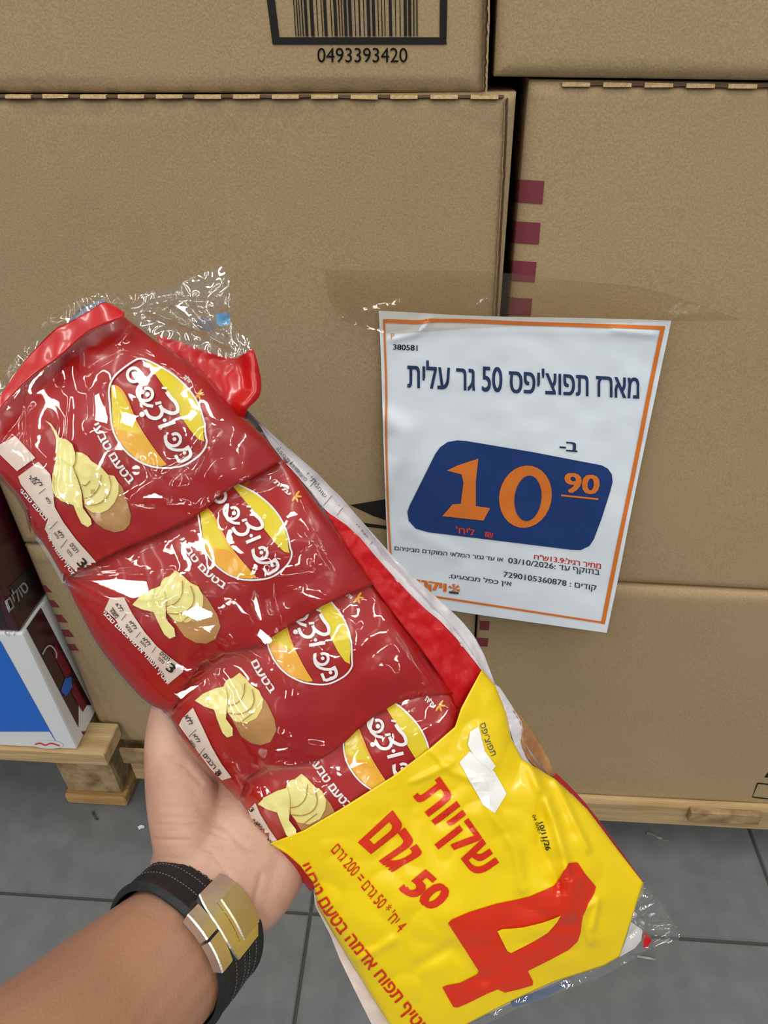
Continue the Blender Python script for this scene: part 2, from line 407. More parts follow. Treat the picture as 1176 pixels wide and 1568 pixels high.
# upper left
pj = lambda X, z: tuple(project((X, D, z)))
zt = on_wall(0, 146)[2]; zm = on_wall(40, 834)[2]
bA, hA, _ = carton([(-560, -300), (757, -300), (743.5, 142), pj(-.5, zt+.004)], 'brown carton with the barcode print, upper left of the stack', strokes=[([(0, 128), (740, 130)], -.0006, 6)])
fr = merge(poly([(401, -60), (414, -60), (428, 57), (683, 57), (684, 68), (417.5, 68)]), poly([(674, -60), (686, -60), (683.7, 60), (673, 60)]))
lay('barcode_frame', *fr, hA, M_BLACKINK, bA)
bars = []; x = 452.5; rr = random.Random(3)
for w_, g_ in [(1.5, 3), (1.8, 2.5), (1.4, 3), (2, 3), (4.5, 5), (5.5, 6), (1.4, 7), (1.4, 3), (4.8, 7.5), (1.5, 4), (4.8, 3.4), (1.6, 3), (1.6, 3), (4.5, 3), (5, 5.5), (1.5, 6), (2.5, 6), (1.4, 5), (5, 3.8), (4.6, 5), (1.5, 5), (1.5, 4), (1.5, 7), (4.6, 6), (1.4, 7), (1.6, 6), (4.8, 2.6), (4.6, 4), (1.8, 3.5), (2, 3)]:
    if x > 642: break
    t = (x-548)/96.
    bars.append(poly([(x-4.0*-t*-1 if False else x+t*3.5-4, -60), (x+w_+t*3.5-4, -60), (x+w_, 55.5), (x, 55.5)])); x += w_+g_*.78
lay('barcode_bars', *merge(*bars), hA, M_BLACKINK, bA, step=20)
lay('printed_number', *text2('0493393420', zq(380, 0, 2.45, [(260, 179), (597, 179), (598, 234), (260, 234)]), .004), hA, M_BLACKINK, bA)
def flap(par, pts, wd, Yf, th=.0022, name='side_flap', m=None):
    """thin board layer with a wavy torn rim standing proud of the carton's corner"""
    P = resample(pts, 70); L_ = []; 
    for i, (x_, y_) in enumerate(P):
        jx = noise.noise(Vector((y_*.11, 3, 1)))*2.2
        L_.append((on_wall(x_+jx, y_, Y=Yf-.0025), on_wall(x_+wd+jx*.3, y_, Y=Yf-.001)))
    V = []; 
    for a, b in L_: V += [a, b, b+np.array([0, th, 0]), a+np.array([0, th, 0])]
    Fc = []
    for i in range(len(L_)-1):
        for k in range(4): Fc.append((i*4+k, i*4+(k+1) % 4, (i+1)*4+(k+1) % 4, (i+1)*4+k))
    return mesh(name, V, Fc, m or M_EDGE, par)
flap(bA, [(744.5, -100), (743.5, 30), (742, 80), (741, 141)], 3.2, D, m=M_DARKGAP, name='torn_layer')
flap(bA, [(747, -100), (747, 30), (745, 80), (743, 141)], 3.0, D)
# middle left, large
cr = [([(60, 168), (66, 200), (86, 262), (112, 330), (130, 420)], -.0012, 4), ([(45, 160), (60, 168), (225, 166), (240, 152)], -.0016, 3.5), ([(240, 160), (420, 163)], -.0008, 4),
      ([(700, 178), (740, 198), (772, 203)], -.0010, 4), ([(352, 190), (362, 260), (380, 400)], -.0007, 4), ([(0, 152), (770, 158)], .0010, 6)]
bB, hB, _ = carton([pj(-.4185, zt), (791, 141.5), (738, 865), pj(-.4185, zm)], 'large brown carton behind the top of the held pack, left of the dark gap', strokes=cr, m=M_KRAFT2)
perf(bB, (-60, 145), (772, 146), D-.0015, 14)
flap(bB, [(773, 152), (770, 240), (765, 330), (757, 470), (745, 640), (732, 830)], 3, D)
flap(bB, [(776, 150), (773, 240), (768, 330), (760, 470), (748, 640), (735, 830)], 2.2, D-.0005, m=M_DARKGAP, name='torn_layer')
tri = merge(poly([(536, 773), (590, 764), (590, 796), (572, 790)]), poly([(556, 800), (600, 806), (600, 811), (560, 806)]))
lay('arrow_print', *tri, hB, M_BLACKINK, bB)
# upper right
bC, hC, _ = carton([(777, -300), (1500, -300), (1420, 127), (757, 117.5)], 'brown carton at the top right, above the one with maroon bars', m=M_KRAFT)
# middle right
bD, hD, _ = carton([(811, 122), (1420, 131), (1330, 915), (745, 884)], 'brown carton with maroon bars, right of the dark gap', strokes=[([(811, 140), (1300, 145)], .0008, 8)], Yf=D+.004, m=M_KRAFT)
perf(bD, (850, 126), (1300, 131), D+.003, 7, h=.0022)
for (y0, y1, xr0, xr1, xl) in ((277, 311, 833.5, 830.5, 788), (341, 373, 827.5, 825, 782), (401, 431, 821.5, 818.5, 776), (457, 483, 815, 812.5, 771)):
    lay('maroon_bar', *poly([(xl-6, y0-3), (xr0, y0), (xr1, y1+1), (xl-8, y1-2)]), hD, M_MAROON, bD, step=1.5)
# lower left
bE, hE, _ = carton([pj(-.4185, zm-.003), (733, 874), pj(on_wall(712, 1196)[0], .190), pj(-.4185, .190)], 'brown carton at the lower left, beside the dark red cases', strokes=[([(108, 1000), (173, 1126)], -.003, 3), ([(122, 1000), (187, 1126)], -.002, 3), ([(-50, 850), (200, 860)], .0012, 6)], m=M_KRAFT2)
for q in ([(40, 894), (70, 896), (80, 907), (52, 905)], [(52, 917), (82, 919), (92, 930), (64, 928)], [(64, 940), (94, 941), (104, 953), (76, 951)], [(78, 963), (105, 964), (114, 975), (90, 974)], [(92, 985), (114, 986), (121, 996), (100, 996)]):
    lay('maroon_bar', *poly([(q[0][0]-14, q[0][1]), q[1], q[2], (q[3][0]-14, q[3][1])]), hE, M_MAROON, bE, step=1.5)
# lower right
bF, hF, _ = carton([(736, 889), (1330, 920), pj(on_wall(1260, 1245)[0], .112), pj(on_wall(716, 1200)[0], .112)], 'brown carton at the lower right, standing on the bare-fronted pallet', m=M_KRAFT)
for (y0, y1, x0, x1) in ((950, 965, 730, 750), (976, 990, 731, 748)):
    lay('maroon_bar', *poly([(x0, y0), (x1, y0+1), (x1-1.5, y1), (x0-1, y1-1)]), hF, M_MAROON, bF)
ic = merge(ribbon([(1160, 1199), (1200, 1203), (1192, 1225), (1152, 1220)], 2.2, smooth=0, closed=True), poly([(1170, 1190), (1176, 1182), (1200, 1184), (1200, 1192)]))
lay('handling_symbol', *ic, hF, M_BLACKINK, bF)

# ------------------------------------------------------------------ printed cases on the left pallet
def case(x1, z0, z1, y0, label, front, lower):
    x0, y1 = x1-.42, D+.30
    t = thing('printed_case', ((x0+x1)/2, (y0+y1)/2, z0), label, 'box', 'shrink-wrapped cases on the left pallet')
    bevel_box('case_body', box_verts(x0, x1, y0, y1, z0, z1), front, t, bev=.003)
    return t
# corner line of the front: found from the pixels of its white rim
xc = -.4235; z_b = .2355
y0c = .475
z_mid = on_wall(16, 967, Y=y0c)[2]
def side_pt(px, py, X):                           # point on the case's right face
    d = ray(px, py); return CP+d*(X/d[0])
lo_ = case(xc, z_b, z_mid-.002, y0c, 'blue-fronted case with a broad white rim on the left pallet', M_WHITEC, True)
lv = [tuple(v) for v in box_verts(xc-.42, xc, y0c, D+.30, z_b, z_mid-.002)]
hl = bvh_of(lv, BF)
lay('blue_front', *poly([(-60, 900), (-20, 950), (3, 985), (92, 1146), (40, 1148), (-60, 1150)]), hl, M_BLUE, lo_, step=40)
lay('oval_badge', *disc((73, 1139), 24, 6.5, 3), hl, M_WHITEC, lo_, off=.0008)
lay('badge_print', *ribbon([(54, 1139), (62, 1136), (70, 1141), (78, 1136), (92, 1141)], 2.2), hl, M_REDINK, lo_, off=.0012)
lay('dark_side_panel', *poly([(62, 930), (146, 1092), (128, 1126), (122, 1118), (40, 962)]), hl, M_DRED, lo_, step=40)
lay('side_picture', *merge(poly([(84, 985), (108, 1028), (100, 1040), (80, 1000)]), poly([(112, 1045), (132, 1080), (126, 1090), (108, 1060)])), hl, mat('crimson_panel', (120, 14, 40), .4), lo_, off=.0008)
lay('blue_spot', *poly([(98, 1040), (108, 1036), (110, 1052), (100, 1066), (92, 1058)]), hl, M_BLUE, lo_, off=.0009)
lay('side_swirl', *ribbon([(64, 1002), (70, 990), (78, 988), (86, 1000), (85, 1008)], 2.4), hl, M_GREYP, lo_, off=.0009)
up_ = case(xc-.0015, z_mid, z_mid+.155, y0c, 'dark red case with slanting white lettering on top of the blue-fronted case', M_DRED, False)
uv_ = [tuple(v) for v in box_verts(xc-.4215, xc-.0015, y0c, D+.30, z_mid, z_mid+.155)]
hu = bvh_of(uv_, BF)
lay('grey_rim_stripe', *merge(ribbon([(10, 971), (30, 948), (62, 914)], 7, smooth=0), ribbon([(22, 972), (44, 944), (66, 918)], 3, smooth=0)), hl, M_GREYP, lo_, off=.0008)
lay('black_side_band', *poly([(-20, 935), (0, 912), (46, 866), (60, 908), (8, 962)]), hu, M_DBLK, up_, step=30)
lay('side_lettering', *text2('\u05dd\u05d9\u05dc\u05d5\u05e1', [(6, 915), (34, 886), (44, 902), (14, 938)], .02), hu, M_GREYP, up_, off=.0008)
tp_ = case(xc-.003, z_mid+.157, z_mid+.40, y0c, 'topmost dark red case, mostly out of the picture on the left', M_DRED, False)

# ------------------------------------------------------------------ price sign
def sign():
    nu, nv = 120, 90
    G = coons([(580, 476), (584, 560), (586, 640), (590, 760), (594, 850), (598, 918)], [(1028, 491), (1010, 575), (992, 660), (965, 790), (948, 880), (929, 969)],
              [(580, 476), (640, 479), (700, 483), (800, 486), (900, 487), (1028, 491)], [(598, 918), (690, 935), (800, 951), (929, 969)], nu, nv).reshape(-1, 2)
    uu = np.repeat(np.linspace(0, 1, nu), nv); vv = np.tile(np.linspace(0, 1, nv), nu)
    off = .004+.016*uu**1.5+.0022*nz(G, .009, 3)*uu**.5+.0008*nz(G, .03, 9)
    for pts, a, wdt in (([(588, 640), (615, 660), (612, 700), (590, 740)], .003, 18), ([(600, 520), (640, 510), (655, 490)], .0018, 5), ([(940, 505), (1000, 512)], .0015, 5), ([(600, 500), (1010, 510)], .0008, 9), ([(625, 810), (700, 850)], .0012, 12)):
        off += a*np.exp(-(seg_dist(G, pts)/wdt)**2)
    W = np.array([on_wall(p[0], p[1], Y=D-.002-o) for p, o in zip(G, off)])
    Fc = flip_if(W, grid_faces(nu, nv), (0, -1, 0)); n = len(W)
    V = np.r_[W, W+np.array([0, .0003, 0])]
    Fb = Fc+[tuple(n+i for i in reversed(f)) for f in Fc]
    s = thing('price_sign', (W[:, 0].mean(), D-.01, W[:, 2].min()), 'white paper price sign with orange border and blue 10.90 panel taped to the cartons', 'sign')
    mesh('paper_sheet', V, Fb, M_PAPER, s, smooth=True)
    b = bvh_of(W, Fc); Z = lambda p: zq(560, 440, 2.352, p)
    Q = lambda n_, v, m, off=.0005, st=12: lay(n_, v[0], v[1], b, m, s, off=off, step=st)
    bor = merge(ribbon([(588, 490), (592, 600), (591, 660), (594, 780), (598, 850), (603, 906)], 3.0, 1), ribbon([(586.5, 491), (650, 493.5), (652, 490), (720, 491), (800, 495), (900, 498), (1018, 502)], 6.0, 1),
                ribbon([(1015, 500), (996, 590), (975, 700), (950, 820), (923, 955)], 6.2, 1), ribbon([(603, 904), (690, 917), (800, 934), (923, 953)], 3.2, 1))
    Q('orange_border', bor, M_ORANGE)
    Q('sheet_number', text2('380581', [(602, 526.5), (639.5, 528), (639.5, 537), (601.7, 535)], .02), M_BLACKINK)
    Q('headline', text2('\u05ea\u05d9\u05dc\u05e2 \u05e8\u05d2 50 \u05e1\u05e4\u05d9\'\u05e6\u05d5\u05e4\u05ea \u05d6\u05e8\u05d0\u05de', Z([(150, 258), (985, 306), (985, 402), (150, 362)]), .018), M_TEXTNAVY)
    Q('small_caption', text2('-\u05d1', Z([(698, 553), (764, 558), (762, 593), (698, 588)]), .03), M_TEXTNAVY)
    loz = Z([(330, 550), (360, 552), (600, 592), (850, 640), (872, 652), (886, 672), (889, 700), (880, 735), (850, 830), (822, 905), (806, 930), (775, 945), (740, 944), (480, 912), (225, 881), (180, 868), (155, 840), (150, 808), (158, 785), (250, 600), (268, 575), (295, 556)])
    Q('blue_panel', poly(loz), M_NAVY)
    Q('price_digits', merge(poly(Z([(405, 615), (330, 640), (293, 658), (345, 672), (352, 700), (342, 778), (312, 780), (276, 822), (424, 838), (448, 793), (396, 786), (396, 700)])), disc(Z([(575, 752)])[0], 40, 48, 12)), M_ORANGE, .0009)
    Q('digit_counter', disc(Z([(584, 757)])[0], 20.5, 35, 6), M_NAVY, .0013)
    Q('price_agorot', text2('90', Z([(715, 664), (845, 676), (838, 744), (716, 738)]), .03), M_ORANGE, .0009)
    Q('price_underline', poly(Z([(704, 744), (838, 758), (836, 764), (703, 750)])), M_ORANGE, .0009)
    Q('unit_caption', text2("'\u05d7\u05d9\u05dc   \u20aa", Z([(325, 856), (460, 876), (458, 900), (325, 884)]), .02), M_REDINK, .0009)
    Q('regular_price', text2('\u05d7"\u05e913.9:\u05dc\u05d9\u05d2\u05e8 \u05e8\u05d9\u05d7\u05de', Z([(607, 958), (848, 990), (847, 1014), (606, 978)]), .02), M_REDINK)
    Q('validity_text', merge(text2('03/10/2026: \u05d3\u05e2 \u05e3\u05e7\u05d5\u05ea\u05d1', Z([(514, 972), (843, 1014), (842, 1042), (512, 998)]), .014),
                             text2('\u05dd\u05d4\u05d9\u05e0\u05d9\u05d1\u05de \u05dd\u05d3\u05e7\u05d5\u05de\u05d4 \u05d9\u05d0\u05dc\u05de\u05d4 \u05e8\u05de\u05d2 \u05d3\u05e2 \u05d5\u05d0', Z([(105, 928), (496, 970), (494, 992), (103, 950)]), .014)), M_GREYINK)
    Q('code_text', merge(text2('7290105360878 : \u05dd\u05d9\u05d3\u05d5\u05e7', Z([(497, 1022), (832, 1070), (830, 1098), (495, 1048)]), .014), text2('.\u05dd\u05d9\u05e2\u05e6\u05d1\u05de \u05dc\u05e4\u05db \u05df\u05d9\u05d0', Z([(300, 1028), (526, 1056), (524, 1080), (299, 1050)]), .014)), M_GREYINK)
    Q('shop_logo', text2('\u05d9\u05e8\u05d5\u05d8\u05e7\u05d9\u05d5', Z([(120, 1040), (292, 1066), (290, 1108), (119, 1088)]), .05), M_ORANGE)
    Q('logo_star', merge(*[poly(Z([(318, 1086), (318+22*math.cos(a-.28), 1086+19*math.sin(a-.28)), (318+22*math.cos(a+.28), 1086+19*math.sin(a+.28))])) for a in np.linspace(-2.6, 2.2, 6)]), M_ORANGE)
    Q('logo_base', poly(Z([(300, 1092), (335, 1096), (334, 1104), (300, 1100)])), M_GREYINK, .0008)
    Q('corner_mark', text2('P', Z([(91, 165), (103, 165), (103, 186), (91, 186)]), .0), M_ORANGE)
    return b
hS = sign()

# clear tape across the top of the sign
def tape():
    nu, nv = 170, 34
    G = coons([(498, 413), (499, 440), (508, 474), (540, 500), (600, 512)], [(900, 432), (985, 432), (1060, 452), (1137, 474)], [(498, 413), (620, 414), (740, 414), (900, 432)], [(600, 512), (760, 500), (1030, 492), (1137, 490)], nv, nu, 1).reshape(-1, 2)
    vv = np.repeat(np.linspace(0, 1, nv), nu)
    n1 = np.abs(nz(G, .03, 4))*.0012+nz(G, .012, 8)*.002
    for pts, a, wd in (([(556, 478), (585, 473), (612, 466)], .004, 5), ([(500, 470), (545, 500), (590, 512)], .002, 4), ([(1030, 486), (1075, 478), (1137, 482)], .004, 5), ([(1025, 488), (1050, 462), (1070, 455)], .004, 3), ([(1035, 488), (1062, 470)], .003, 3), ([(860, 428), (960, 434), (1030, 452)], .002, 5), ([(720, 475), (745, 460)], .002, 4)):
        n1 += a*np.exp(-(seg_dist(G, pts)/wd)**2)
    W = np.array([on_wall(p[0], p[1], Y=D-.0085-max(o, -.001)-.004*np.exp(-((p[0]-1030)/60)**2)*v) for p, o, v in zip(G, n1, vv)])
    Fc = flip_if(W, grid_faces(nv, nu), (0, -1, 0))
    tag(mesh('tape_strip', W, Fc, M_TAPE, smooth=True), 'wide clear sticky tape holding the top edge of the price sign', 'tape')
tape()

# ------------------------------------------------------------------ the four crisp bags
BAGS = []
def crisp_bag(S, E, L, R, label, base, seed, lift=0):
    nu, nv = 60, 70
    G = coons(L, R, S, E, nu, nv, 1)
    u = np.linspace(0, 1, nu)[:, None]; v = np.linspace(0, 1, nv)[None]
    pil = (1-np.abs(2*v-1)**3)**.55
    along = -.0135*(1-u)**2+.0055*np.sin(np.pi*np.clip(u, 0, 1))-.0015*u**3
    h = base+.011*pil+along*(.4+.6*pil)
    nn = nz(G.reshape(-1, 2), .012, seed).reshape(nu, nv)*.0022+nz(G.reshape(-1, 2), .03, seed+5).reshape(nu, nv)*.0008
    h = h+nn*pil
    hb = base-.008*pil-.012*(1-u)*.6-.001
    Vf = np.array([on_pack(p[0], p[1], a) for p, a in zip(G.reshape(-1, 2), h.ravel())])
    Vb = np.array([on_pack(p[0], p[1], a) for p, a in zip(G.reshape(-1, 2), np.minimum(hb, h-.0012).ravel())])
    Fc = flip_if(Vf, grid_faces(nu, nv), PN)
    n = nu*nv; V = np.r_[Vf, Vb]
    ring = [j for j in range(nv)]+[i*nv+nv-1 for i in range(1, nu)]+[(nu-1)*nv+j for j in range(nv-2, -1, -1)]+[i*nv for i in range(nu-2, 0, -1)]
    Fa = Fc+[tuple(n+i for i in reversed(f)) for f in Fc]+[(ring[k], ring[(k+1) % len(ring)], n+ring[(k+1) % len(ring)], n+ring[k]) for k in range(len(ring))]
    t = thing('crisp_bag', Vb.mean(0), label, 'crisp bag', 'crisp bags in the multipack')
    o = mesh('foil_pouch', V, Fa, M_RED, t, smooth=True)
    b = bvh_of(Vf, Fc); BAGS.append(b); return t, b
b1, h1 = crisp_bag([(-30, 655), (-8, 622), (42, 577), (91, 545), (127, 509), (188, 483)], [(98, 887), (182, 843), (248, 816), (305, 790), (345, 750), (395, 728), (432, 705)],
                   [(-30, 655), (-20, 700), (0, 730), (38, 772), (50, 816), (66, 831), (98, 887)], [(188, 483), (245, 528), (300, 560), (350, 620), (400, 662), (432, 705)],
                   'topmost red crisp bag in the pack, its bright red sealed end showing', .0045, 1)
b2, h2 = crisp_bag([(75, 830), (200, 760), (330, 700), (415, 672)], [(262, 1092), (290, 1040), (315, 1008), (395, 990), (440, 960), (480, 935), (520, 915), (572, 895)],
                   [(75, 830), (100, 888), (118, 930), (150, 990), (190, 1040), (225, 1078), (262, 1092)], [(415, 672), (445, 715), (500, 790), (540, 850), (572, 895)],
                   'red crisp bag second from the top, glare across its crisps', .0015, 2)
b3, h3 = crisp_bag([(230, 1050), (330, 950), (440, 880), (550, 850)], [(366, 1226), (382, 1178), (475, 1172), (520, 1145), (560, 1105), (620, 1068), (700, 1062)],
                   [(230, 1050), (262, 1096), (283, 1140), (330, 1190), (366, 1226)], [(550, 850), (600, 935), (640, 990), (660, 1020), (700, 1062)],
                   'red crisp bag third from the top, its left edge resting on the palm', -.0012, 3)
b4, h4 = crisp_bag([(330, 1180), (450, 1100), (560, 1030), (668, 1010)], [(475, 1365), (600, 1300), (740, 1160)],
                   [(330, 1180), (372, 1235), (395, 1265), (430, 1310), (475, 1365)], [(668, 1010), (700, 1062), (722, 1100), (740, 1160)],
                   'lowest red crisp bag, half under the yellow band', -.0035, 4)

# --- logo template traced on the first bag (zoom frame 160,540 scale 6.918), local units = px of bag 1
Zl = lambda p: zq(160, 540, 6.918, p)
OUT = Zl([(375, 60), (480, 95), (600, 160), (720, 230), (800, 300), (900, 400), (980, 520), (1030, 640), (1062, 760), (1070, 880), (1088, 930), (1075, 1000), (1020, 1080), (930, 1150), (830, 1205), (700, 1222), (560, 1218), (450, 1190), (340, 1140), (230, 1050), (140, 930), (85, 800), (70, 650), (62, 520), (50, 430), (62, 340), (110, 250), (190, 180), (280, 115)])
YR = Zl([(440, 92), (600, 165), (720, 235), (800, 310), (900, 410), (975, 530), (1022, 650), (1052, 780), (1048, 870), (1060, 940), (1000, 920), (900, 810), (800, 660), (720, 500), (600, 320)])
YL = Zl([(75, 365), (130, 360), (190, 410), (240, 500), (290, 620), (360, 780), (460, 940), (560, 1080), (650, 1190), (600, 1205), (450, 1180), (340, 1125), (240, 1040), (150, 920), (95, 790), (85, 650), (80, 500)])
AM = Zl([(100, 780), (200, 830), (360, 860), (460, 940), (560, 1080), (650, 1190), (600, 1203), (450, 1178), (340, 1122), (240, 1036), (152, 918)])
RIM = Zl([(75, 365), (130, 360), (190, 410), (240, 500), (290, 620), (360, 780), (460, 940), (560, 1080), (650, 1190)])
def spiral(cx, cy, r0, r1, a0, a1, n=26):
    return [(cx+(r0+(r1-r0)*t)*math.cos(a0+(a1-a0)*t), cy+(r0+(r1-r0)*t)*math.sin(a0+(a1-a0)*t)) for t in np.linspace(0, 1, n)]
def logo_letters():
    P = []
    R_ = lambda pts, wd=40, closed=False, s=1: P.append(ribbon(Zl(pts), wd*.86/6.918, s, closed=closed))
    R_([(318+68*math.cos(t), 245+72*math.sin(t)) for t in np.linspace(0, 6.283, 22, endpoint=False)], 38, True)                    # samekh
    R_(spiral(450, 435, 46, 108, -2.0, 4.3)+[(370, 500), (440, 560), (520, 572)], 36)                                            # pe spiral
    R_([(545, 545), (605, 530)], 32, s=0)                                                                                       # yod
    R_([(435, 610), (470, 680), (540, 705), (600, 680), (620, 610), (590, 560)], 42)                                             # tsadi lower arm
    R_([(600, 590), (660, 630), (730, 650), (785, 620), (765, 540), (700, 480), (660, 420)], 44)                                 # tsadi upper arm
    R_([(612, 380), (665, 388)], 26, s=0)                                                                                       # geresh
    R_([(575, 790), (750, 735)], 42, s=0)                                                                                       # vav
    R_(spiral(742, 905, 42, 100, -2.2, 3.6)+[(650, 960), (700, 1020), (800, 1035), (900, 1010)], 36)                              # pe spiral
    R_([(880, 985), (925, 1060), (905, 1110), (850, 1130)], 40)                                                                 # tav
    R_([(860, 1010), (905, 1000)], 34, s=0); R_([(750, 1085), (795, 1165)], 38, s=0); R_([(800, 1160), (890, 1120)], 38, s=0)
    for c, r_ in (((405, 658), 27), ((640, 718), 20), ((462, 450), 24), ((742, 912), 20), ((850, 1060), 20)): P.append(disc(Zl([c])[0], r_/6.918))
    return merge(*P)
LET = logo_letters()
CH1 = np.array(OUT).mean(0)
def xf(pts, T):                                  # similarity about the first logo's centre
    (cx, cy, sx, sy, rot) = T; a = math.radians(rot); P = np.array(pts, float)-CH1
    # squash along the text axis (50 deg) and across it separately
    b = math.radians(50); e1 = np.array([math.cos(b), math.sin(b)]); e2 = np.array([-e1[1], e1[0]])
    q1, q2 = P@e1*sx, P@e2*sy; P = q1[:, None]*e1+q2[:, None]*e2
    return (np.stack([P[:, 0]*math.cos(a)-P[:, 1]*math.sin(a), P[:, 0]*math.sin(a)+P[:, 1]*math.cos(a)], 1)+np.array([cx, cy])).tolist()
def logo(t, b, T):
    L_ = lambda n, v, m, off: lay(n, xf(v[0], T), v[1], b, m, t, off=off)
    L_('logo_crescent', merge(poly(YR), poly(YL)), M_YEL, .0004)
    L_('logo_amber', merge(poly(AM), ribbon(RIM, 4.5, 1, w2=3)), M_AMB, .0006)
    L_('logo_outline', ribbon(OUT, 2.6, 2, closed=True), M_WHITE, .0006)
    L_('logo_lettering', LET, M_WHITE, .0009)
logo(b1, h1, (CH1[0], CH1[1], 1, 1, 0))
logo(b2, h2, (374, 815, .93, .92, -4))
logo(b3, h3, (474, 972, .93, .92, 7))
logo(b4, h4, (592, 1142, .95, .92, 2))

# maker's mark by each logo
def brandmark(t, b, quad, st):
    o = lay('maker_name', *text2('\u05ea\u05d9\u05dc\u05e2', quad, .04), b, M_WHITE, t)
    x_, y_ = st
    lay('maker_leaf', *merge(*[disc((x_+5*math.cos(a), y_+5*math.sin(a)), 5, 1.6, math.degrees(a)) for a in (-.9, 0.1, 1.2, 2.1)]), b, M_AMB, t)
brandmark(b2, h2, [(424, 733), (447, 755), (443, 760), (418, 739)], (452, 760))
brandmark(b1, h1, [(284, 573), (294, 582), (290, 588), (281, 580)], (303, 604))
brandmark(b4, h4, [(653, 1062), (668, 1078), (664, 1086), (650, 1072)], (672, 1080))
brandmark(b3, h3, [(530, 905), (540, 912), (538, 918), (528, 912)], (547, 915))

# flavour line beside each logo: בטעם טבעי
TXT = '\u05d9\u05e2\u05d1\u05d8 \u05dd\u05e2\u05d8\u05d1'
def arc_text(body, pts, hgt, bold=.03, flipn=1):
    """letters following a pixel curve; hgt toward the right-hand normal"""
    c = resample(pts, 40, 1); s = np.r_[0, np.cumsum(np.linalg.norm(np.diff(c, axis=0), axis=1))]
    V, F2 = text2(body, [(0, 1), (1, 1), (1, 0), (0, 0)], bold)
    V = np.array(V); T = np.gradient(c, axis=0); T /= np.linalg.norm(T, axis=1)[:, None]; N = np.stack([T[:, 1], -T[:, 0]], 1)*flipn
    q = V[:, 0]*s[-1]
    B = np.stack([np.interp(q, s, c[:, k]) for k in (0, 1)], 1); NN = np.stack([np.interp(q, s, N[:, k]) for k in (0, 1)], 1)
    return (B+NN*V[:, 1:]*hgt).tolist(), F2
lay('flavour_text', *arc_text(TXT, [(141, 652), (160, 688), (178, 718), (198, 742)], 12), h1, M_WHITE, b1, step=5)
lay('flavour_text', *arc_text(TXT, [(274, 828), (296, 862), (318, 885), (342, 902)], 10), h2, M_WHITE, b2, step=5)
lay('flavour_text', *arc_text('\u05dd\u05e2\u05d8\u05d1', [(384, 1014), (396, 1036), (414, 1062)], 11), h3, M_WHITE, b3, step=5)
lay('flavour_text', *arc_text(TXT, [(476, 1168), (495, 1196), (512, 1220), (532, 1240)], 12), h4, M_WHITE, b4, step=5)

# crisps and potato pictures
Z1 = lambda p: zq(60, 640, 7.35, p)
def pic1():
    t, b = b1, h1
    lay('potato_picture', *poly(Z1([(500, 960), (560, 1070), (640, 1180), (740, 1250), (860, 1285), (960, 1260), (1020, 1190), (1035, 1090), (1000, 960), (940, 780), (860, 680), (700, 800)])), b, M_POT, t, off=.0004)
    lay('crisp_slices_picture', *poly(Z1([(425, 385), (490, 395), (550, 430), (600, 490), (700, 550), (780, 640), (850, 650), (900, 740), (895, 850), (850, 950), (780, 1030), (690, 1070), (600, 1060), (520, 1000), (495, 850), (440, 680), (390, 560)])), b, M_CHIP2, t, off=.0006)
    arcs = [[(500, 905), (600, 890), (690, 780), (705, 640)], [(515, 975), (650, 980), (780, 900), (822, 760), (795, 650)], [(495, 745), (530, 765), (585, 700)]]
    lay('slice_rims', *merge(*[ribbon(Z1(a), 1.6, 2) for a in arcs]), b, M_CHIPL, t, off=.0011)
    lay('crisp_slice_face', *merge(disc(Z1([(570, 700)])[0], 15, 27, -18), disc(Z1([(660, 850)])[0], 12, 16, 20)), b, M_CHIP, t, off=.0008)
    lay('crisp_leaf_picture', *poly(Z1([(90, 35), (150, 70), (200, 140), (245, 225), (330, 248), (390, 300), (425, 400), (420, 500), (395, 550), (450, 700), (490, 850), (500, 1010), (590, 1130), (602, 1190), (560, 1222), (490, 1180), (440, 1080), (400, 980), (260, 930), (200, 880), (172, 780), (178, 620), (210, 450), (212, 230), (150, 95)])), b, M_CHIP, t, off=.0013)
    lay('leaf_edge', *merge(ribbon(Z1([(230, 460), (300, 490), (390, 560), (450, 700), (480, 860), (470, 980)]), 1.4, 2), ribbon(Z1([(180, 620), (176, 780), (205, 870), (260, 918), (400, 968)]), 1.4, 2)), b, M_CHIP2, t, off=.0017)
pic1()
Z5 = lambda p: zq(240, 980, 4.704, p)
A5 = np.array([353., 1125.])
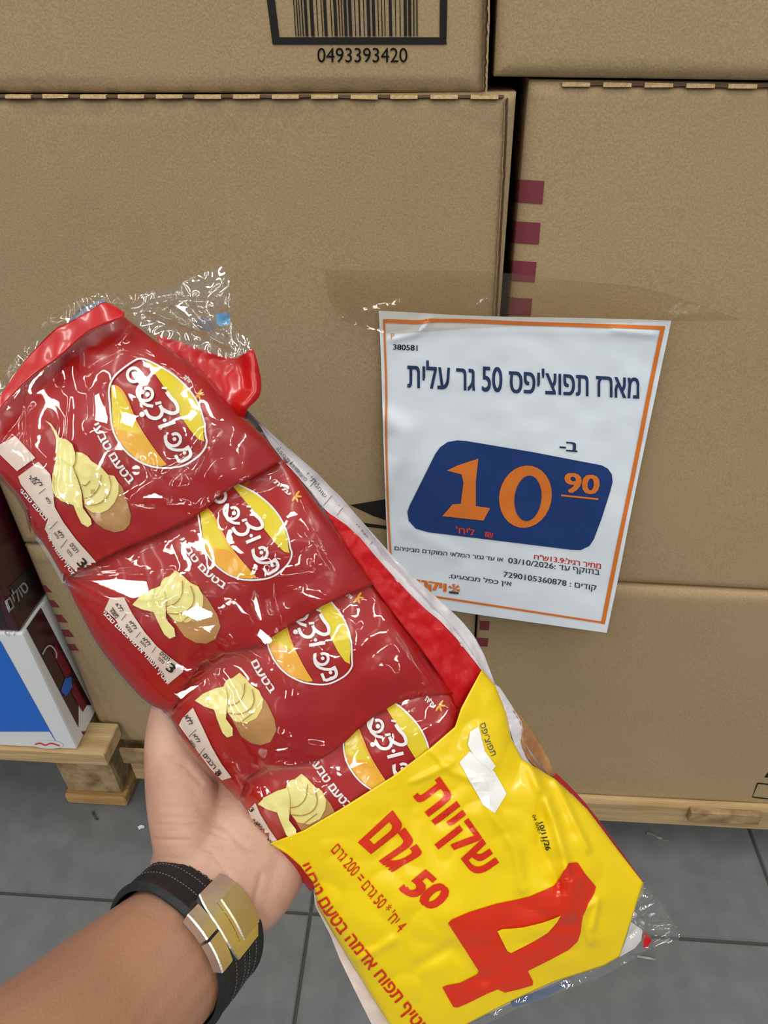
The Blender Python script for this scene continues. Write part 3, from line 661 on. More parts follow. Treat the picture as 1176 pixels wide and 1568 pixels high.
def pic(t, b, dx, dy, sc, rot):
    a = math.radians(rot)
    def X(v):
        P = (np.array(v[0])-A5)*sc; P = np.stack([P[:, 0]*math.cos(a)-P[:, 1]*math.sin(a), P[:, 0]*math.sin(a)+P[:, 1]*math.cos(a)], 1)+A5+np.array([dx, dy]); return P.tolist(), v[1]
    lay('potato_picture', *X(poly(Z5([(515, 520), (560, 600), (610, 690), (680, 740), (750, 754), (820, 730), (862, 650), (850, 570), (800, 460), (755, 395)]))), b, M_POT, t, off=.0004)
    lay('crisp_slices_picture', *X(poly(Z5([(500, 310), (600, 235), (640, 270), (690, 330), (740, 360), (768, 430), (760, 490), (720, 560), (640, 598), (560, 580), (512, 520), (500, 420)]))), b, M_CHIP2, t, off=.0006)
    lay('crisp_slice_face', *X(merge(disc(Z5([(560, 370)])[0], 15, 21, -20), disc(Z5([(640, 450)])[0], 12, 17, 30))), b, M_CHIP, t, off=.0008)
    lay('slice_rims', *X(merge(*[ribbon(Z5(q), 1.5, 2) for q in ([(510, 472), (570, 465), (630, 410), (640, 310)], [(520, 522), (600, 535), (680, 500), (712, 430), (692, 350)], [(600, 595), (645, 560), (700, 520)])])), b, M_CHIPL, t, off=.0011)
    lay('crisp_leaf_picture', *X(poly(Z5([(285, 435), (340, 385), (430, 345), (500, 330), (515, 400), (508, 500), (502, 560), (550, 625), (552, 680), (512, 692), (480, 660), (440, 560), (420, 500), (350, 475)]))), b, M_CHIP, t, off=.0013)
pic(b2, h2, 265-353, 974-1125, 1.05, -6)
pic(b3, h3, 0, 0, 1, 0)
pic(b4, h4, 451-353, 1280-1125, 1.0, -2)

# beige ingredient strips with black lettering
Z7 = lambda p: zq(0, 640, 6.03, p)
T3 = '\u05d3\u05d1\u05dc\u05d1 \u05dd\u05d9\u05d1\u05d9\u05db\u05e8'     # רכיבים בלבד
TN = '\u05dc\u05dc\u05d0'[::-1]
def strip(t, b, pts, words, three, seps, side, sidepts, sh=9):
    lay('beige_strip', *poly(pts), b, M_BEIGE, t, off=.0005)
    lay('strip_lettering', *merge(*[text2(s_, q, .02) for s_, q in words], text2('3', three, .03), *[ribbon(s_, .8, 0) for s_ in seps]), b, M_BLACKINK, t, off=.0009)
    if side: lay('side_lettering', *arc_text(side, sidepts, sh), b, M_WHITE, t, off=.0006, step=5)
SIDE = '\u05d9\u05e2\u05d1\u05d8 \u05dd\u05e2\u05d8\u05d1 \u05d4\u05de\u05d3\u05d0 \u05d9\u05d7\u05d5\u05e4\u05ea \u05e3\u05d9\u05d8\u05d7'
def rot_quad(c, wd, hg, ang):
    a = math.radians(ang); e = np.array([math.cos(a), math.sin(a)]); n = np.array([e[1], -e[0]]); c = np.array(c)
    return [tuple(c-e*wd/2+n*hg/2), tuple(c+e*wd/2+n*hg/2), tuple(c+e*wd/2-n*hg/2), tuple(c-e*wd/2-n*hg/2)]
LLA = '\u05d0\u05dc\u05dc'; W1 = '\u05df\u05d8\u05d5\u05dc\u05d2'; W2 = '\u05d9\u05e2\u05d1\u05e6'; W3 = '\u05e8\u05de\u05e9\u05de'
strip(b1, h1, Z7([(175, 540), (360, 405), (470, 520), (495, 660), (510, 820), (590, 960), (700, 1110), (915, 1355), (775, 1470), (640, 1350), (520, 1200), (420, 1020), (450, 930), (330, 780), (200, 610)]),
      [('\u05dd\u05d9\u05d1\u05db\u05e8', rot_quad((115, 838), 16, 6, 52)), ('\u05d3\u05d1\u05dc\u05d1', rot_quad((108, 845), 13, 5, 52)), (LLA, rot_quad((95, 817), 13, 6, 58)), (W1, rot_quad((88, 819), 11, 5, 58)), (LLA, rot_quad((61, 737), 17, 6, 52)), (W2, rot_quad((52, 735), 15, 5, 52)), (LLA, rot_quad((76, 766), 11, 5, 60))],
      rot_quad((127, 861), 12, 14, 45), [Z7([(540, 950), (470, 1020)]), Z7([(630, 1115), (570, 1195)]), Z7([(430, 650), (370, 700)])], SIDE, [(30, 752), (52, 778), (76, 806), (70, 820), (88, 850), (112, 884)], 7)
lay('blank_sticker', *poly(Z7([(-30, 265), (150, 170), (332, 370), (165, 490), (0, 330)])), h1, M_BEIGE, b1, off=.0005)
Z8 = lambda p: zq(140, 880, 7.35, p)
strip(b2, h2, Z8([(155, 390), (215, 260), (370, 250), (460, 430), (600, 640), (740, 800), (880, 920), (1040, 1040), (1030, 1090), (860, 1230), (820, 1110), (700, 960), (560, 820), (440, 720), (340, 600), (270, 490)]),
      [(LLA, rot_quad(Z8([(330, 360)])[0], 15, 7, 55)), (W3, rot_quad(Z8([(265, 425)])[0], 17, 7, 55)), (LLA, rot_quad(Z8([(480, 560)])[0], 15, 6, 52)), (W2, rot_quad(Z8([(430, 600)])[0], 14, 5, 52)), (LLA, rot_quad(Z8([(630, 740)])[0], 15, 6, 48)), (W1, rot_quad(Z8([(590, 770)])[0], 12, 5, 48)), ('\u05dd\u05d9\u05d1\u05db\u05e8', rot_quad(Z8([(830, 910)])[0], 17, 6, 44)), ('\u05d3\u05d1\u05dc\u05d1', rot_quad(Z8([(790, 950)])[0], 12, 5, 44))],
      rot_quad(Z8([(900, 1040)])[0], 12, 14, 40), [Z8([(400, 440), (345, 510)]), Z8([(560, 640), (510, 700)]), Z8([(735, 800), (690, 870)])], SIDE, Z8([(120, 440), (250, 580), (400, 720), (520, 850), (680, 1020), (830, 1225)]), 8)
strip(b3, h3, Z5([(165, 610), (190, 560), (265, 485), (330, 620), (400, 770), (470, 890), (540, 985), (475, 1005), (390, 920), (300, 800), (230, 700)]),
      [(LLA, rot_quad(Z5([(240, 570)])[0], 16, 8, 60)), (LLA, rot_quad(Z5([(295, 700)])[0], 14, 6, 58)), (W1, rot_quad(Z5([(265, 740)])[0], 13, 5, 58)), ('\u05dd\u05d9\u05d1\u05db\u05e8 3', rot_quad(Z5([(400, 880)])[0], 36, 7, 52))],
      rot_quad(Z5([(450, 950)])[0], 8, 8, 45), [Z5([(290, 640), (240, 690)]), Z5([(350, 770), (305, 830)])], None, None)
Z6 = lambda p: zq(370, 1150, 6.918, p)
strip(b4, h4, Z6([(75, 620), (150, 545), (200, 660), (290, 810), (400, 965), (440, 1020), (330, 1040), (240, 950), (150, 820)]),
      [(LLA, rot_quad(Z6([(190, 780)])[0], 14, 7, 55)), (LLA, rot_quad(Z6([(310, 950)])[0], 12, 6, 55))], rot_quad(Z6([(115, 610)])[0], 6, 7, 50), [Z6([(230, 840), (190, 900)])], None, None)

def glare_facets(G, Hm, polys, lamps=((.8, -1.9, 2.9), (-.9, -1.9, 2.9), (.8, -3.6, 2.9), (-.9, -.3, 2.9))):
    """dished facets of film, shaped so each mirrors a lamp at the camera"""
    P = G.reshape(-1, 2); Hr = Hm.reshape(-1).copy()
    e1 = np.cross(PN, [0, 0, 1.]); e1 /= np.linalg.norm(e1); e2 = np.cross(PN, e1)
    for pts, li in polys:
        q = np.array(pts, float); inside = np.zeros(len(P), bool); n_ = len(q)
        for a in range(n_):
            b = (a+1) % n_; c = ((q[a, 1] > P[:, 1]) != (q[b, 1] > P[:, 1])) & (P[:, 0] < (q[b, 0]-q[a, 0])*(P[:, 1]-q[a, 1])/(q[b, 1]-q[a, 1]+1e-9)+q[a, 0]); inside ^= c
        dd = seg_dist(P, list(q)+[q[0]])*np.where(inside, 1, -1); m_ = np.clip((dd+3)/6, 0, 1); k_ = m_ > 0
        if not inside.any(): continue
        c0 = q.mean(0); X0 = on_pack(*c0); vw = CP-X0; vw /= np.linalg.norm(vw); lm = np.array(lamps[li])-X0; lm /= np.linalg.norm(lm)
        hn = vw+lm; hn /= np.linalg.norm(hn); g = -(hn-PN*(hn@PN))/(hn@PN)
        h0 = Hr[inside].mean()+.0006
        X0 = on_pack(c0[0], c0[1], h0); hk = np.full(k_.sum(), h0); Q = P[k_]
        for _ in range(4):
            W_ = np.array([on_pack(p[0], p[1], a)-X0 for p, a in zip(Q, hk)]); hk = h0+W_@g+.81*(W_**2).sum(1)
        Hr[k_] = (1-m_[k_])*Hr[k_]+m_[k_]*hk
    return Hr.reshape(Hm.shape)
# sealed ends of the first bag
def sheet(G, h, m, name, parent, th=.0005, smooth=True, toward=PN):
    nu, nv = G.shape[:2]; P = G.reshape(-1, 2); h = np.broadcast_to(h, (nu, nv)).ravel()
    W = np.array([on_pack(p[0], p[1], a) for p, a in zip(P, h)])
    Fc = flip_if(W, grid_faces(nu, nv), toward)
    if th:
        n = len(W); ring = [j for j in range(nv)]+[i*nv+nv-1 for i in range(1, nu)]+[(nu-1)*nv+j for j in range(nv-2, -1, -1)]+[i*nv for i in range(nu-2, 0, -1)]
        V = np.r_[W, W-PN*th]; Fa = Fc+[tuple(n+i for i in reversed(f)) for f in Fc]+[(ring[k], ring[(k+1) % len(ring)], n+ring[(k+1) % len(ring)], n+ring[k]) for k in range(len(ring))]
    else: V, Fa = W, Fc
    return mesh(name, V, Fa, m, parent, smooth=smooth), bvh_of(W, Fc)
G = coons([(-34, 650), (0, 607), (32, 558), (85, 501), (102, 496), (145, 471), (158, 461), (176, 468), (190, 478)], [(-26, 660), (0, 624), (42, 579), (91, 547), (127, 511), (150, 499), (190, 484)], [(-34, 650), (-26, 660)], [(190, 478), (190, 484)], 70, 12, 1)
hh = .0105+.002*nz(G.reshape(-1, 2), .03, 2).reshape(70, 12)+.002*np.linspace(0, 1, 12)[None]
sheet(G, hh, M_REDB, 'sealed_end', b1)
G = coons([(238, 512), (262, 560), (300, 585), (340, 620), (374, 640)], [(255, 516), (300, 532), (352, 549), (372, 548), (380, 535), (388, 533), (396, 560), (402, 590), (396, 612), (380, 622)], [(238, 512), (255, 516)], [(374, 640), (380, 622)], 60, 30, 1)
hh = .002+.006*nz(G.reshape(-1, 2), .012, 5).reshape(60, 30)+.0012*np.abs(nz(G.reshape(-1, 2), .04, 7).reshape(60, 30))+.006*np.exp(-(seg_dist(G.reshape(-1, 2), [(385, 545), (390, 600), (375, 618)])/14)**2).reshape(60, 30)
sheet(G, hh, M_REDB, 'folded_end', b1)

# ------------------------------------------------------------------ the outer multipack wrapper
pk = thing('multipack_wrapper', on_pack(560, 1000, -.02), 'clear and yellow outer bag around the four crisp bags, held in the hand', 'multipack')
def surface_h(G, bl, gap, k=6):
    nu, nv = G.shape[:2]; a = cast_h(bl, G.reshape(-1, 2)).reshape(nu, nv); raw = np.where(np.isnan(a), -.02, a)
    fill = np.where(np.isnan(a), np.nanmin(a) if np.isfinite(a).any() else 0, a)
    b = blur(fill, k)
    return np.maximum(b+gap, raw+gap*.45), raw

# yellow printed lower half
GY = coons([(413, 1292), (440, 1308), (460, 1326), (480, 1352), (486, 1388), (510, 1430), (540, 1478), (570, 1528), (615, 1598)],
           [(738, 1025), (760, 1052), (775, 1090), (783, 1130), (800, 1163), (850, 1193), (900, 1240), (945, 1300), (985, 1352)],
           [(413, 1292), (465, 1272), (520, 1240), (600, 1190), (660, 1145), (697, 1113), (706, 1085), (738, 1025)],
           [(615, 1598), (690, 1582), (720, 1566), (790, 1530), (850, 1503), (925, 1479), (949, 1465), (965, 1415), (985, 1352)], 150, 130, 0)
nu, nv = 150, 130
sH, raw = surface_h(GY[::2, ::2], [h4], .0022, 4)
def upsample(A, nu, nv):
    a, b = A.shape; i = np.linspace(0, a-1, nu); j = np.linspace(0, b-1, nv)
    T = np.stack([np.interp(j, np.arange(b), A[k]) for k in range(a)]); return np.stack([np.interp(i, np.arange(a), T[:, k]) for k in range(nv)], 1)
sH = upsample(sH, nu, nv)
u = np.linspace(0, 1, nu)[:, None]; v = np.linspace(0, 1, nv)[None]; Pf = GY.reshape(-1, 2)
pil = (1-np.abs(2*v-1)**3.2)**.55*(1-np.clip((u-.45)/.55, 0, 1)**2.6*.95)
hy = .0125*pil-.001
wr = (nz(Pf, .010, 11)*.003+np.abs(nz(Pf, .022, 15))*.0022).reshape(nu, nv)*np.clip(pil*1.4, .25, 1)
for pts, a, wd in (([(790, 1120), (822, 1200), (850, 1260), (868, 1330), (872, 1400)], .0035, 9), ([(850, 1195), (880, 1260), (900, 1300)], .002, 6), ([(830, 1220), (826, 1290), (858, 1360)], -.0022, 8), ([(745, 1230), (790, 1300), (800, 1360)], .002, 9), ([(660, 1150), (690, 1180), (740, 1200)], .0016, 7), ([(560, 1215), (640, 1195), (690, 1170)], .0014, 6),
                   ([(880, 1350), (890, 1400), (905, 1440)], .0022, 7), ([(900, 1390), (915, 1380), (908, 1420)], .0018, 5), ([(640, 1480), (690, 1450), (740, 1500)], -.0015, 10), ([(550, 1470), (600, 1440)], .0015, 8)):
    wr += (a*np.exp(-(seg_dist(Pf, pts)/wd)**2)).reshape(nu, nv)
hy = np.maximum(hy+wr, sH)*1.0
band, hYl = sheet(GY, hy, M_YBAG, 'yellow_band', pk, th=.0003)
Yb = lambda n, vv, m=M_RTXT, off=.0004, st=7, lab=None: lay(n, vv[0], vv[1], hYl, m, band, off=off, step=st)
ORG[band.name] = ORG[band.name]
Yb('large_numeral', poly([(686, 1413), (692, 1407), (718, 1396), (760, 1383), (790, 1377), (811, 1372), (830, 1364), (848, 1356), (856, 1345), (863, 1334), (871, 1321), (884, 1320), (896, 1338), (912, 1357), (910, 1366), (900, 1385), (892, 1402), (889, 1426), (884, 1441), (870, 1454), (840, 1470), (808, 1486), (816, 1502), (815, 1508), (795, 1514), (773, 1519), (762, 1514), (745, 1521), (715, 1536), (700, 1542), (694, 1541), (677, 1511), (684, 1508), (705, 1504), (731, 1491), (733, 1486), (710, 1450)]), st=6)
Yb('numeral_counter', poly([(761, 1424), (768, 1421), (800, 1418), (830, 1411), (858, 1400), (852, 1410), (838, 1426), (812, 1442), (782, 1457), (776, 1454)]), M_YBAG, .0009)
Z3 = lambda p: zq(350, 900, 2.352, p)
Z4 = lambda p: zq(400, 1068, 1.809, p)
Yb('word_line', text2('\u05ea\u05d5\u05d9\u05e7\u05e9', [(673, 1188), (764, 1320), (718, 1358), (616, 1231)], .03, .0))
Yb('weight_line', merge(text2('\u05dd\u05e8\u05d2', [(601, 1240), (649, 1308), (599, 1336), (547, 1290)], .05), text2('50', [(650, 1328), (694, 1366), (664, 1396), (608, 1362)], .05)))
Yb('sum_line', text2("\u05dd\u05e8\u05d2 200 = \u05dd\u05e8\u05d2 50 * '\u05d7\u05d9 4", [(520, 1288), (624, 1414), (610, 1428), (506, 1302)], .004))
Yb('lower_line', arc_text('\u05d9\u05e2\u05d1\u05d8 \u05dd\u05e2\u05d8\u05d1 \u05d4\u05de\u05d3\u05d0 \u05d7\u05d5\u05e4\u05ea \u05e3\u05d9\u05d8\u05d7', [(452, 1330), (474, 1374), (500, 1415), (540, 1465), (585, 1520), (640, 1590)], 24, .02), st=6)
Yb('date_code', merge(text2('10/11/26', rot_quad((834, 1280), 44, 8, 74), .02), text2('04 0061 12', rot_quad((824, 1268), 44, 5, 70), .0)), M_BLACKINK)
Yb('blank_sticker', poly([(703, 1167), (719, 1150), (757, 1182), (775, 1215), (757, 1245), (740, 1232)]), M_WHITE)
Yb('torn_sticker', poly([(732, 1112), (738, 1135), (742, 1150), (758, 1172), (752, 1180), (726, 1158), (716, 1140), (720, 1120)]), M_WHITE, .0006)
Yb('sticker_lettering', arc_text('\u05e1\u05e4\u05d9\'\u05e6\u05d5\u05e4\u05ea', [(734, 1108), (742, 1135), (752, 1158)], 10, .0), M_GREYINK)

# side of the wrapper: white printed panel, crimson stripe, grey waves, potato picture
def strip_patch(name, L, R, hl, hr, m, nn=90, mm=10, seed=0, rough=.0012):
    G = coons(L, R, [L[0], R[0]], [L[-1], R[-1]], nn, mm, 1)
    v = np.linspace(0, 1, mm)[None]; h = hl+(hr-hl)*v+rough*(nz(G.reshape(-1, 2), .04, seed).reshape(nn, mm)+.8*np.abs(nz(G.reshape(-1, 2), .09, seed+2).reshape(nn, mm)))
    return sheet(G, h, m, name, pk, th=.0003)
sw, hW = strip_patch('white_side_panel', [(396, 648), (420, 690), (470, 745), (500, 785), (540, 812), (580, 860), (640, 925), (685, 962), (737, 1028)], [(401, 653), (435, 680), (475, 724), (508, 745), (560, 805), (620, 872), (700, 942), (735, 985), (760, 1052)], -.001, -.011, M_SIDE, seed=3, mm=16, rough=.0025)
strip_patch('crimson_stripe', [(495, 778), (530, 838), (565, 888), (610, 950), (650, 1000), (690, 1060), (703, 1104)], [(500, 783), (541, 811), (581, 859), (641, 924), (686, 961), (738, 1027)], .001, .0002, M_CRIM, seed=6, mm=16, rough=.0015)
for (c, wd, hg, ang, tx) in (((447, 712), 30, 4, 46, '28.3 \u05dd\u05d9\u05de\u05d9\u05de\u05d7\u05e4'), ((478, 734), 26, 4, 48, '\u05df\u05e8\u05ea\u05e0'), ((505, 752), 22, 4, 52, '\u05d2\u05de 450'), ((535, 785), 26, 5, 52, '\u05dd\u05d9\u05e0\u05d5\u05d1\u05dc\u05d7'), ((548, 800), 22, 4, 52, '\u05d2 5.4'), ((455, 722), 40, 5, 45, '14.1 \u05ea\u05d5\u05d9\u05de\u05d7\u05e4'), ((432, 697), 30, 5, 48, '\u05d2 50.0'), ((487, 748), 34, 5, 50, '\u05ea\u05d5\u05e0\u05de\u05d5\u05e9'), ((515, 765), 24, 6, 55, '100-\u05dc'), ((555, 812), 26, 6, 50, '\u05d4\u05e8\u05de\u05d2')):
    lay('panel_lettering', *text2(tx, rot_quad(c, wd, hg, ang), .0), hW, M_GREYINK, sw, off=.0006)
lay('table_rules', *merge(*[ribbon([(a, b_), (a+14, b_-17)], .9, 0) for a, b_ in ((424, 692), (444, 712), (474, 746), (494, 776), (515, 790), (566, 835))]), hW, M_GREYINK, sw, off=.0006)
strip_patch('grey_wave', [(758, 1048), (775, 1090), (783, 1130), (800, 1165), (818, 1178)], [(765, 1052), (790, 1090), (802, 1112), (800, 1140), (806, 1160), (826, 1180)], -.001, -.004, M_SIDE, seed=4)
sp_, hP = strip_patch('potato_side_picture', [(786, 1088), (800, 1112), (798, 1140), (806, 1162), (830, 1184), (852, 1196)], [(790, 1086), (815, 1118), (836, 1152), (850, 1185), (866, 1206), (872, 1212)], -.003, -.009, mat('potato_side_print', (150, 98, 58), .3, coat=.4, var=(40, (206, 162, 104))), seed=9)
strip_patch('dark_red_edge', [(848, 1190), (868, 1208), (898, 1238), (943, 1298), (985, 1351)], [(852, 1184), (875, 1206), (904, 1238), (946, 1296), (986, 1350)], -.0015, -.004, mat('deep_red_foil', (170, 24, 20), .3, coat=.4), seed=8)

# back sheet of the wrapper (seen only from the side)
GB = coons([(-34, 650), (-20, 700), (38, 772), (66, 831), (98, 887), (150, 990), (190, 1040), (255, 1090), (283, 1140), (366, 1226), (413, 1292), (480, 1352), (510, 1430), (570, 1528), (615, 1598)],
           [(188, 483), (245, 528), (350, 600), (401, 653), (508, 745), (615, 880), (722, 995), (768, 1095), (850, 1210), (978, 1352)],
           [(-34, 650), (20, 590), (91, 545), (188, 483)], [(615, 1598), (720, 1566), (850, 1503), (949, 1465), (985, 1352)], 60, 30, 1)
v = np.linspace(0, 1, 30)[None]; u = np.linspace(0, 1, 60)[:, None]
sheet(GB, -.003-.0165*(1-np.abs(2*v-1)**3)**.6*(1-np.abs(2*u-1)**5), M_SIDE, 'back_sheet', pk, th=.0003, toward=-PN)

# clear film over the crisp bags
LF = [(-38, 640), (-34, 690), (-6, 728), (34, 772), (46, 818), (62, 834), (94, 889), (114, 932), (146, 992), (186, 1043), (222, 1081), (254, 1094), (278, 1140), (326, 1193), (366, 1232), (390, 1266), (413, 1296)]
RF = [(200, 470), (250, 510), (300, 540), (360, 590), (404, 650), (450, 710), (505, 788), (560, 862), (620, 945), (660, 990), (700, 1045), (720, 1060)]
SF = [(-38, 640), (-4, 596), (30, 550), (84, 492), (120, 478), (158, 455), (200, 470)]
EF = [(413, 1296), (465, 1276), (520, 1244), (600, 1194), (660, 1149), (700, 1116), (712, 1085), (720, 1060)]
nu, nv = 330, 170
GF = coons(LF, RF, SF, EF, nu, nv, 1)
sF, rawF = surface_h(GF[::3, ::3], [h1, h2, h3, h4], .0016, 5)
sF = upsample(sF, nu, nv); Pf = GF.reshape(-1, 2)
wr = (np.abs(nz(Pf, .009, 21))*.0030+np.abs(nz(Pf, .02, 25))*.0005+nz(Pf, .005, 29)*.003).reshape(nu, nv)
SX = [  # creases traced over the pack: polyline, height, width
 ([(84, 505), (83, 540), (92, 590)], .0024, 5), ([(103, 498), (112, 520), (128, 545), (130, 590)], .0026, 5), ([(130, 565), (165, 545), (195, 520), (196, 500)], .0022, 4), ([(130, 565), (175, 536), (225, 535), (262, 562), (300, 590)], .0028, 5),
 ([(90, 640), (82, 690), (80, 760)], .0020, 5), ([(105, 610), (100, 680), (98, 740)], .0018, 5), ([(0, 680), (25, 650), (45, 620)], .0030, 6), ([(155, 600), (150, 630), (142, 645), (175, 650), (168, 590)], .0034, 7),
 ([(320, 660), (345, 655), (316, 700), (287, 745), (290, 765), (310, 790)], .0030, 4), ([(196, 768), (215, 750), (262, 718), (290, 705), (318, 668)], .0032, 4), ([(290, 790), (345, 755), (420, 730), (445, 722)], .0034, 4), ([(225, 705), (240, 730), (262, 745), (287, 745)], .0024, 4),
 ([(100, 884), (150, 878), (225, 880), (255, 873), (238, 915), (275, 890), (330, 895), (400, 888), (450, 880), (478, 878)], .0045, 6), ([(100, 886), (180, 930), (255, 938), (300, 965), (355, 985), (400, 1010)], .0042, 6), ([(240, 925), (300, 935), (330, 940), (400, 965), (440, 975)], .0034, 8),
 ([(250, 1020), (300, 1035), (320, 1020), (345, 1060)], .0030, 4), ([(262, 1085), (300, 1055), (335, 1045), (352, 1090), (375, 1130), (405, 1165)], .0032, 4), ([(405, 1165), (425, 1125), (470, 1140), (520, 1150)], .0030, 5), ([(405, 1165), (440, 1172), (490, 1170)], .0026, 4),
 ([(380, 890), (392, 930), (410, 945), (402, 960)], .0036, 6), ([(415, 870), (420, 925), (436, 960), (440, 975)], .0032, 5), ([(440, 975), (400, 995), (440, 1000), (480, 990)], .0034, 6), ([(430, 900), (465, 905), (505, 935), (545, 955)], .0028, 4),
 ([(460, 765), (500, 850), (516, 880), (480, 860)], .0030, 4), ([(500, 790), (545, 860), (580, 915)], .0024, 4), ([(610, 1030), (640, 1060), (636, 1090), (600, 1100)], .0030, 5), ([(600, 960), (640, 1010), (690, 1085)], .0022, 4), ([(585, 1105), (615, 1060), (660, 1050)], .0034, 6),
 ([(290, 720), (330, 740), (350, 800), (400, 790)], .0020, 5), ([(350, 620), (400, 655), (430, 700)], .0022, 4), ([(475, 1220), (520, 1235), (560, 1200)], .0018, 5), ([(330, 1150), (380, 1185), (400, 1225)], .0022, 5)]
for pts, a, wd in SX: wr += (a*.62*np.exp(-(np.hypot(seg_dist(Pf, pts), 2.2)-2.2)/(wd*1.5))).reshape(nu, nv)
v = np.linspace(0, 1, nv)[None]; u = np.linspace(0, 1, nu)[:, None]
edge = np.clip(np.minimum(v, 1-v)*14, 0, 1)*np.clip(np.minimum(u*14, (1-u)*20), 0, 1)
HFm = sF+wr*edge+.0004
HFm = glare_facets(GF, HFm, [([(108, 884), (180, 881), (238, 884), (230, 918), (205, 922), (160, 904)], 0), ([(272, 935), (305, 922), (335, 936), (328, 950), (300, 956), (280, 946)], 1), ([(138, 600), (154, 596), (172, 640), (170, 656), (140, 646)], 0),  # broad glare patches put into the film's shape
    ([(392, 950), (430, 985), (405, 994), (388, 975)], 2), ([(384, 885), (402, 922), (408, 950), (396, 958), (384, 935)], 0), ([(612, 1070), (638, 1062), (630, 1080), (600, 1096)], 1), ([(205, 760), (235, 750), (262, 762), (258, 771), (212, 770)], 0),
    ([(178, 622), (215, 640), (206, 662), (184, 652)], 3), ([(2, 690), (28, 655), (48, 622), (42, 652), (20, 682)], 0), ([(312, 790), (400, 742), (448, 720), (400, 752)], 2), ([(352, 985), (400, 1010), (396, 1018), (350, 995)], 0),
    ([(262, 1062), (290, 1048), (318, 1044), (300, 1060), (275, 1078)], 1), ([(415, 1145), (440, 1140), (446, 1152), (424, 1156)], 0), ([(455, 900), (500, 915), (498, 925), (460, 912)], 0), ([(586, 1010), (604, 1022), (612, 1040), (600, 1030)], 2),
    ([(255, 1010), (285, 1020), (320, 1024), (290, 1032)], 0), ([(168, 540), (200, 500), (196, 516), (178, 540)], 2), ([(60, 1000), (1, 1), (2, 2)], 0), ([(318, 640), (345, 655), (320, 665)], 0), ([(200, 770), (285, 768), (300, 778), (230, 776)], 1)])
def band_poly(pts, wd):
    v, f = ribbon(pts, wd, 1); k = len(v)//2; return v[:k]+v[k:][::-1]
HFm = glare_facets(GF, HFm, [(band_poly(a, wd), li) for a, wd, li in (  # thin glare streaks, also shaped into the film
    ([(282, 893), (310, 889), (370, 893), (430, 893), (478, 880)], 6, 0), ([(262, 905), (290, 892)], 5, 1), ([(237, 916), (246, 895), (253, 874)], 4.5, 0), ([(350, 984), (378, 997), (404, 1008)], 6, 0), ([(432, 966), (437, 980), (470, 988)], 5, 1),
    ([(418, 880), (421, 920), (434, 958)], 5, 1), ([(312, 789), (345, 768), (400, 745)], 5, 0), ([(320, 660), (350, 654), (318, 695)], 4.5, 2), ([(132, 566), (158, 552), (180, 538)], 5, 0), ([(186, 534), (226, 546), (262, 568), (292, 588)], 4.5, 1),
    ([(83, 520), (84, 560), (92, 588)], 5, 2), ([(128, 535), (129, 560), (126, 590)], 4, 0), ([(406, 1167), (445, 1172), (484, 1171)], 4.5, 0), ([(462, 812), (498, 850), (516, 878)], 4.5, 1), ([(600, 968), (636, 1018), (655, 1044)], 4, 0),
    ([(196, 764), (230, 740), (286, 704)], 4, 1), ([(100, 882), (150, 876), (220, 874)], 4, 2), ([(100, 888), (180, 932), (250, 940)], 4, 0), ([(255, 945), (320, 972), (352, 984)], 4, 1), ([(520, 790), (552, 850)], 4, 0), ([(340, 1150), (372, 1186)], 4, 1), ([(640, 1000), (700, 1090)], 3.5, 2))])
sheet(GF, HFm, M_FILM, 'clear_film', pk, th=0)

# crumpled clear ends
def crumple(name, L, R, S, E, nn, mm, base, amp, seed, m=None, par=None, strokes=(), fac=()):
    G = coons(L, R, S, E, nn, mm, 0); P = G.reshape(-1, 2)
    h = base+amp*(nz(P, .016, seed)+np.abs(nz(P, .04, seed+3))*.9).reshape(nn, mm)
    for pts, a, wd in strokes: h += (a*np.exp(-(seg_dist(P, pts)/wd)**2)).reshape(nn, mm)
    if fac: h = glare_facets(G, h, fac)  # areas tilted to catch a lamp as glare
    return sheet(G, h, m or M_CRIMP, name, par or pk, th=0)
crumple('crumpled_top', [(200, 472), (214, 500), (240, 514)], [(338, 407), (352, 430), (353, 470), (356, 505), (382, 520), (386, 537)], [(200, 472), (226, 446), (262, 440), (290, 427), (338, 407)], [(240, 514), (290, 532), (350, 550), (386, 537)], 50, 60, .002, .006, 33,
        strokes=[([(230, 466), (262, 460), (300, 495), (318, 508)], .006, 4), ([(225, 476), (290, 500), (356, 534)], .005, 4), ([(262, 460), (310, 462)], .004, 4), ([(350, 430), (352, 480), (356, 530)], .004, 4), ([(302, 475), (345, 508)], .004, 3), ([(330, 455), (345, 440)], .004, 4)],
        fac=[([(256, 462), (300, 464), (290, 474), (306, 500), (292, 494), (268, 476)], 0), ([(332, 450), (348, 432), (346, 448), (336, 462)], 3), ([(232, 462), (252, 460), (250, 468), (234, 468)], 1), ([(226, 474), (242, 474), (242, 482), (228, 480)], 0), ([(345, 500), (360, 520), (372, 540), (360, 545), (350, 530)], 2)])
crumple('clear_rim', [(-38, 640), (-6, 590), (26, 545), (75, 484), (112, 462), (160, 446), (200, 452), (226, 446)], [(-34, 648), (0, 607), (32, 558), (85, 501), (102, 496), (145, 471), (158, 461), (200, 472)], [(-38, 640), (-34, 648)], [(226, 446), (200, 472)], 80, 12, .001, .004, 37, M_FILM)
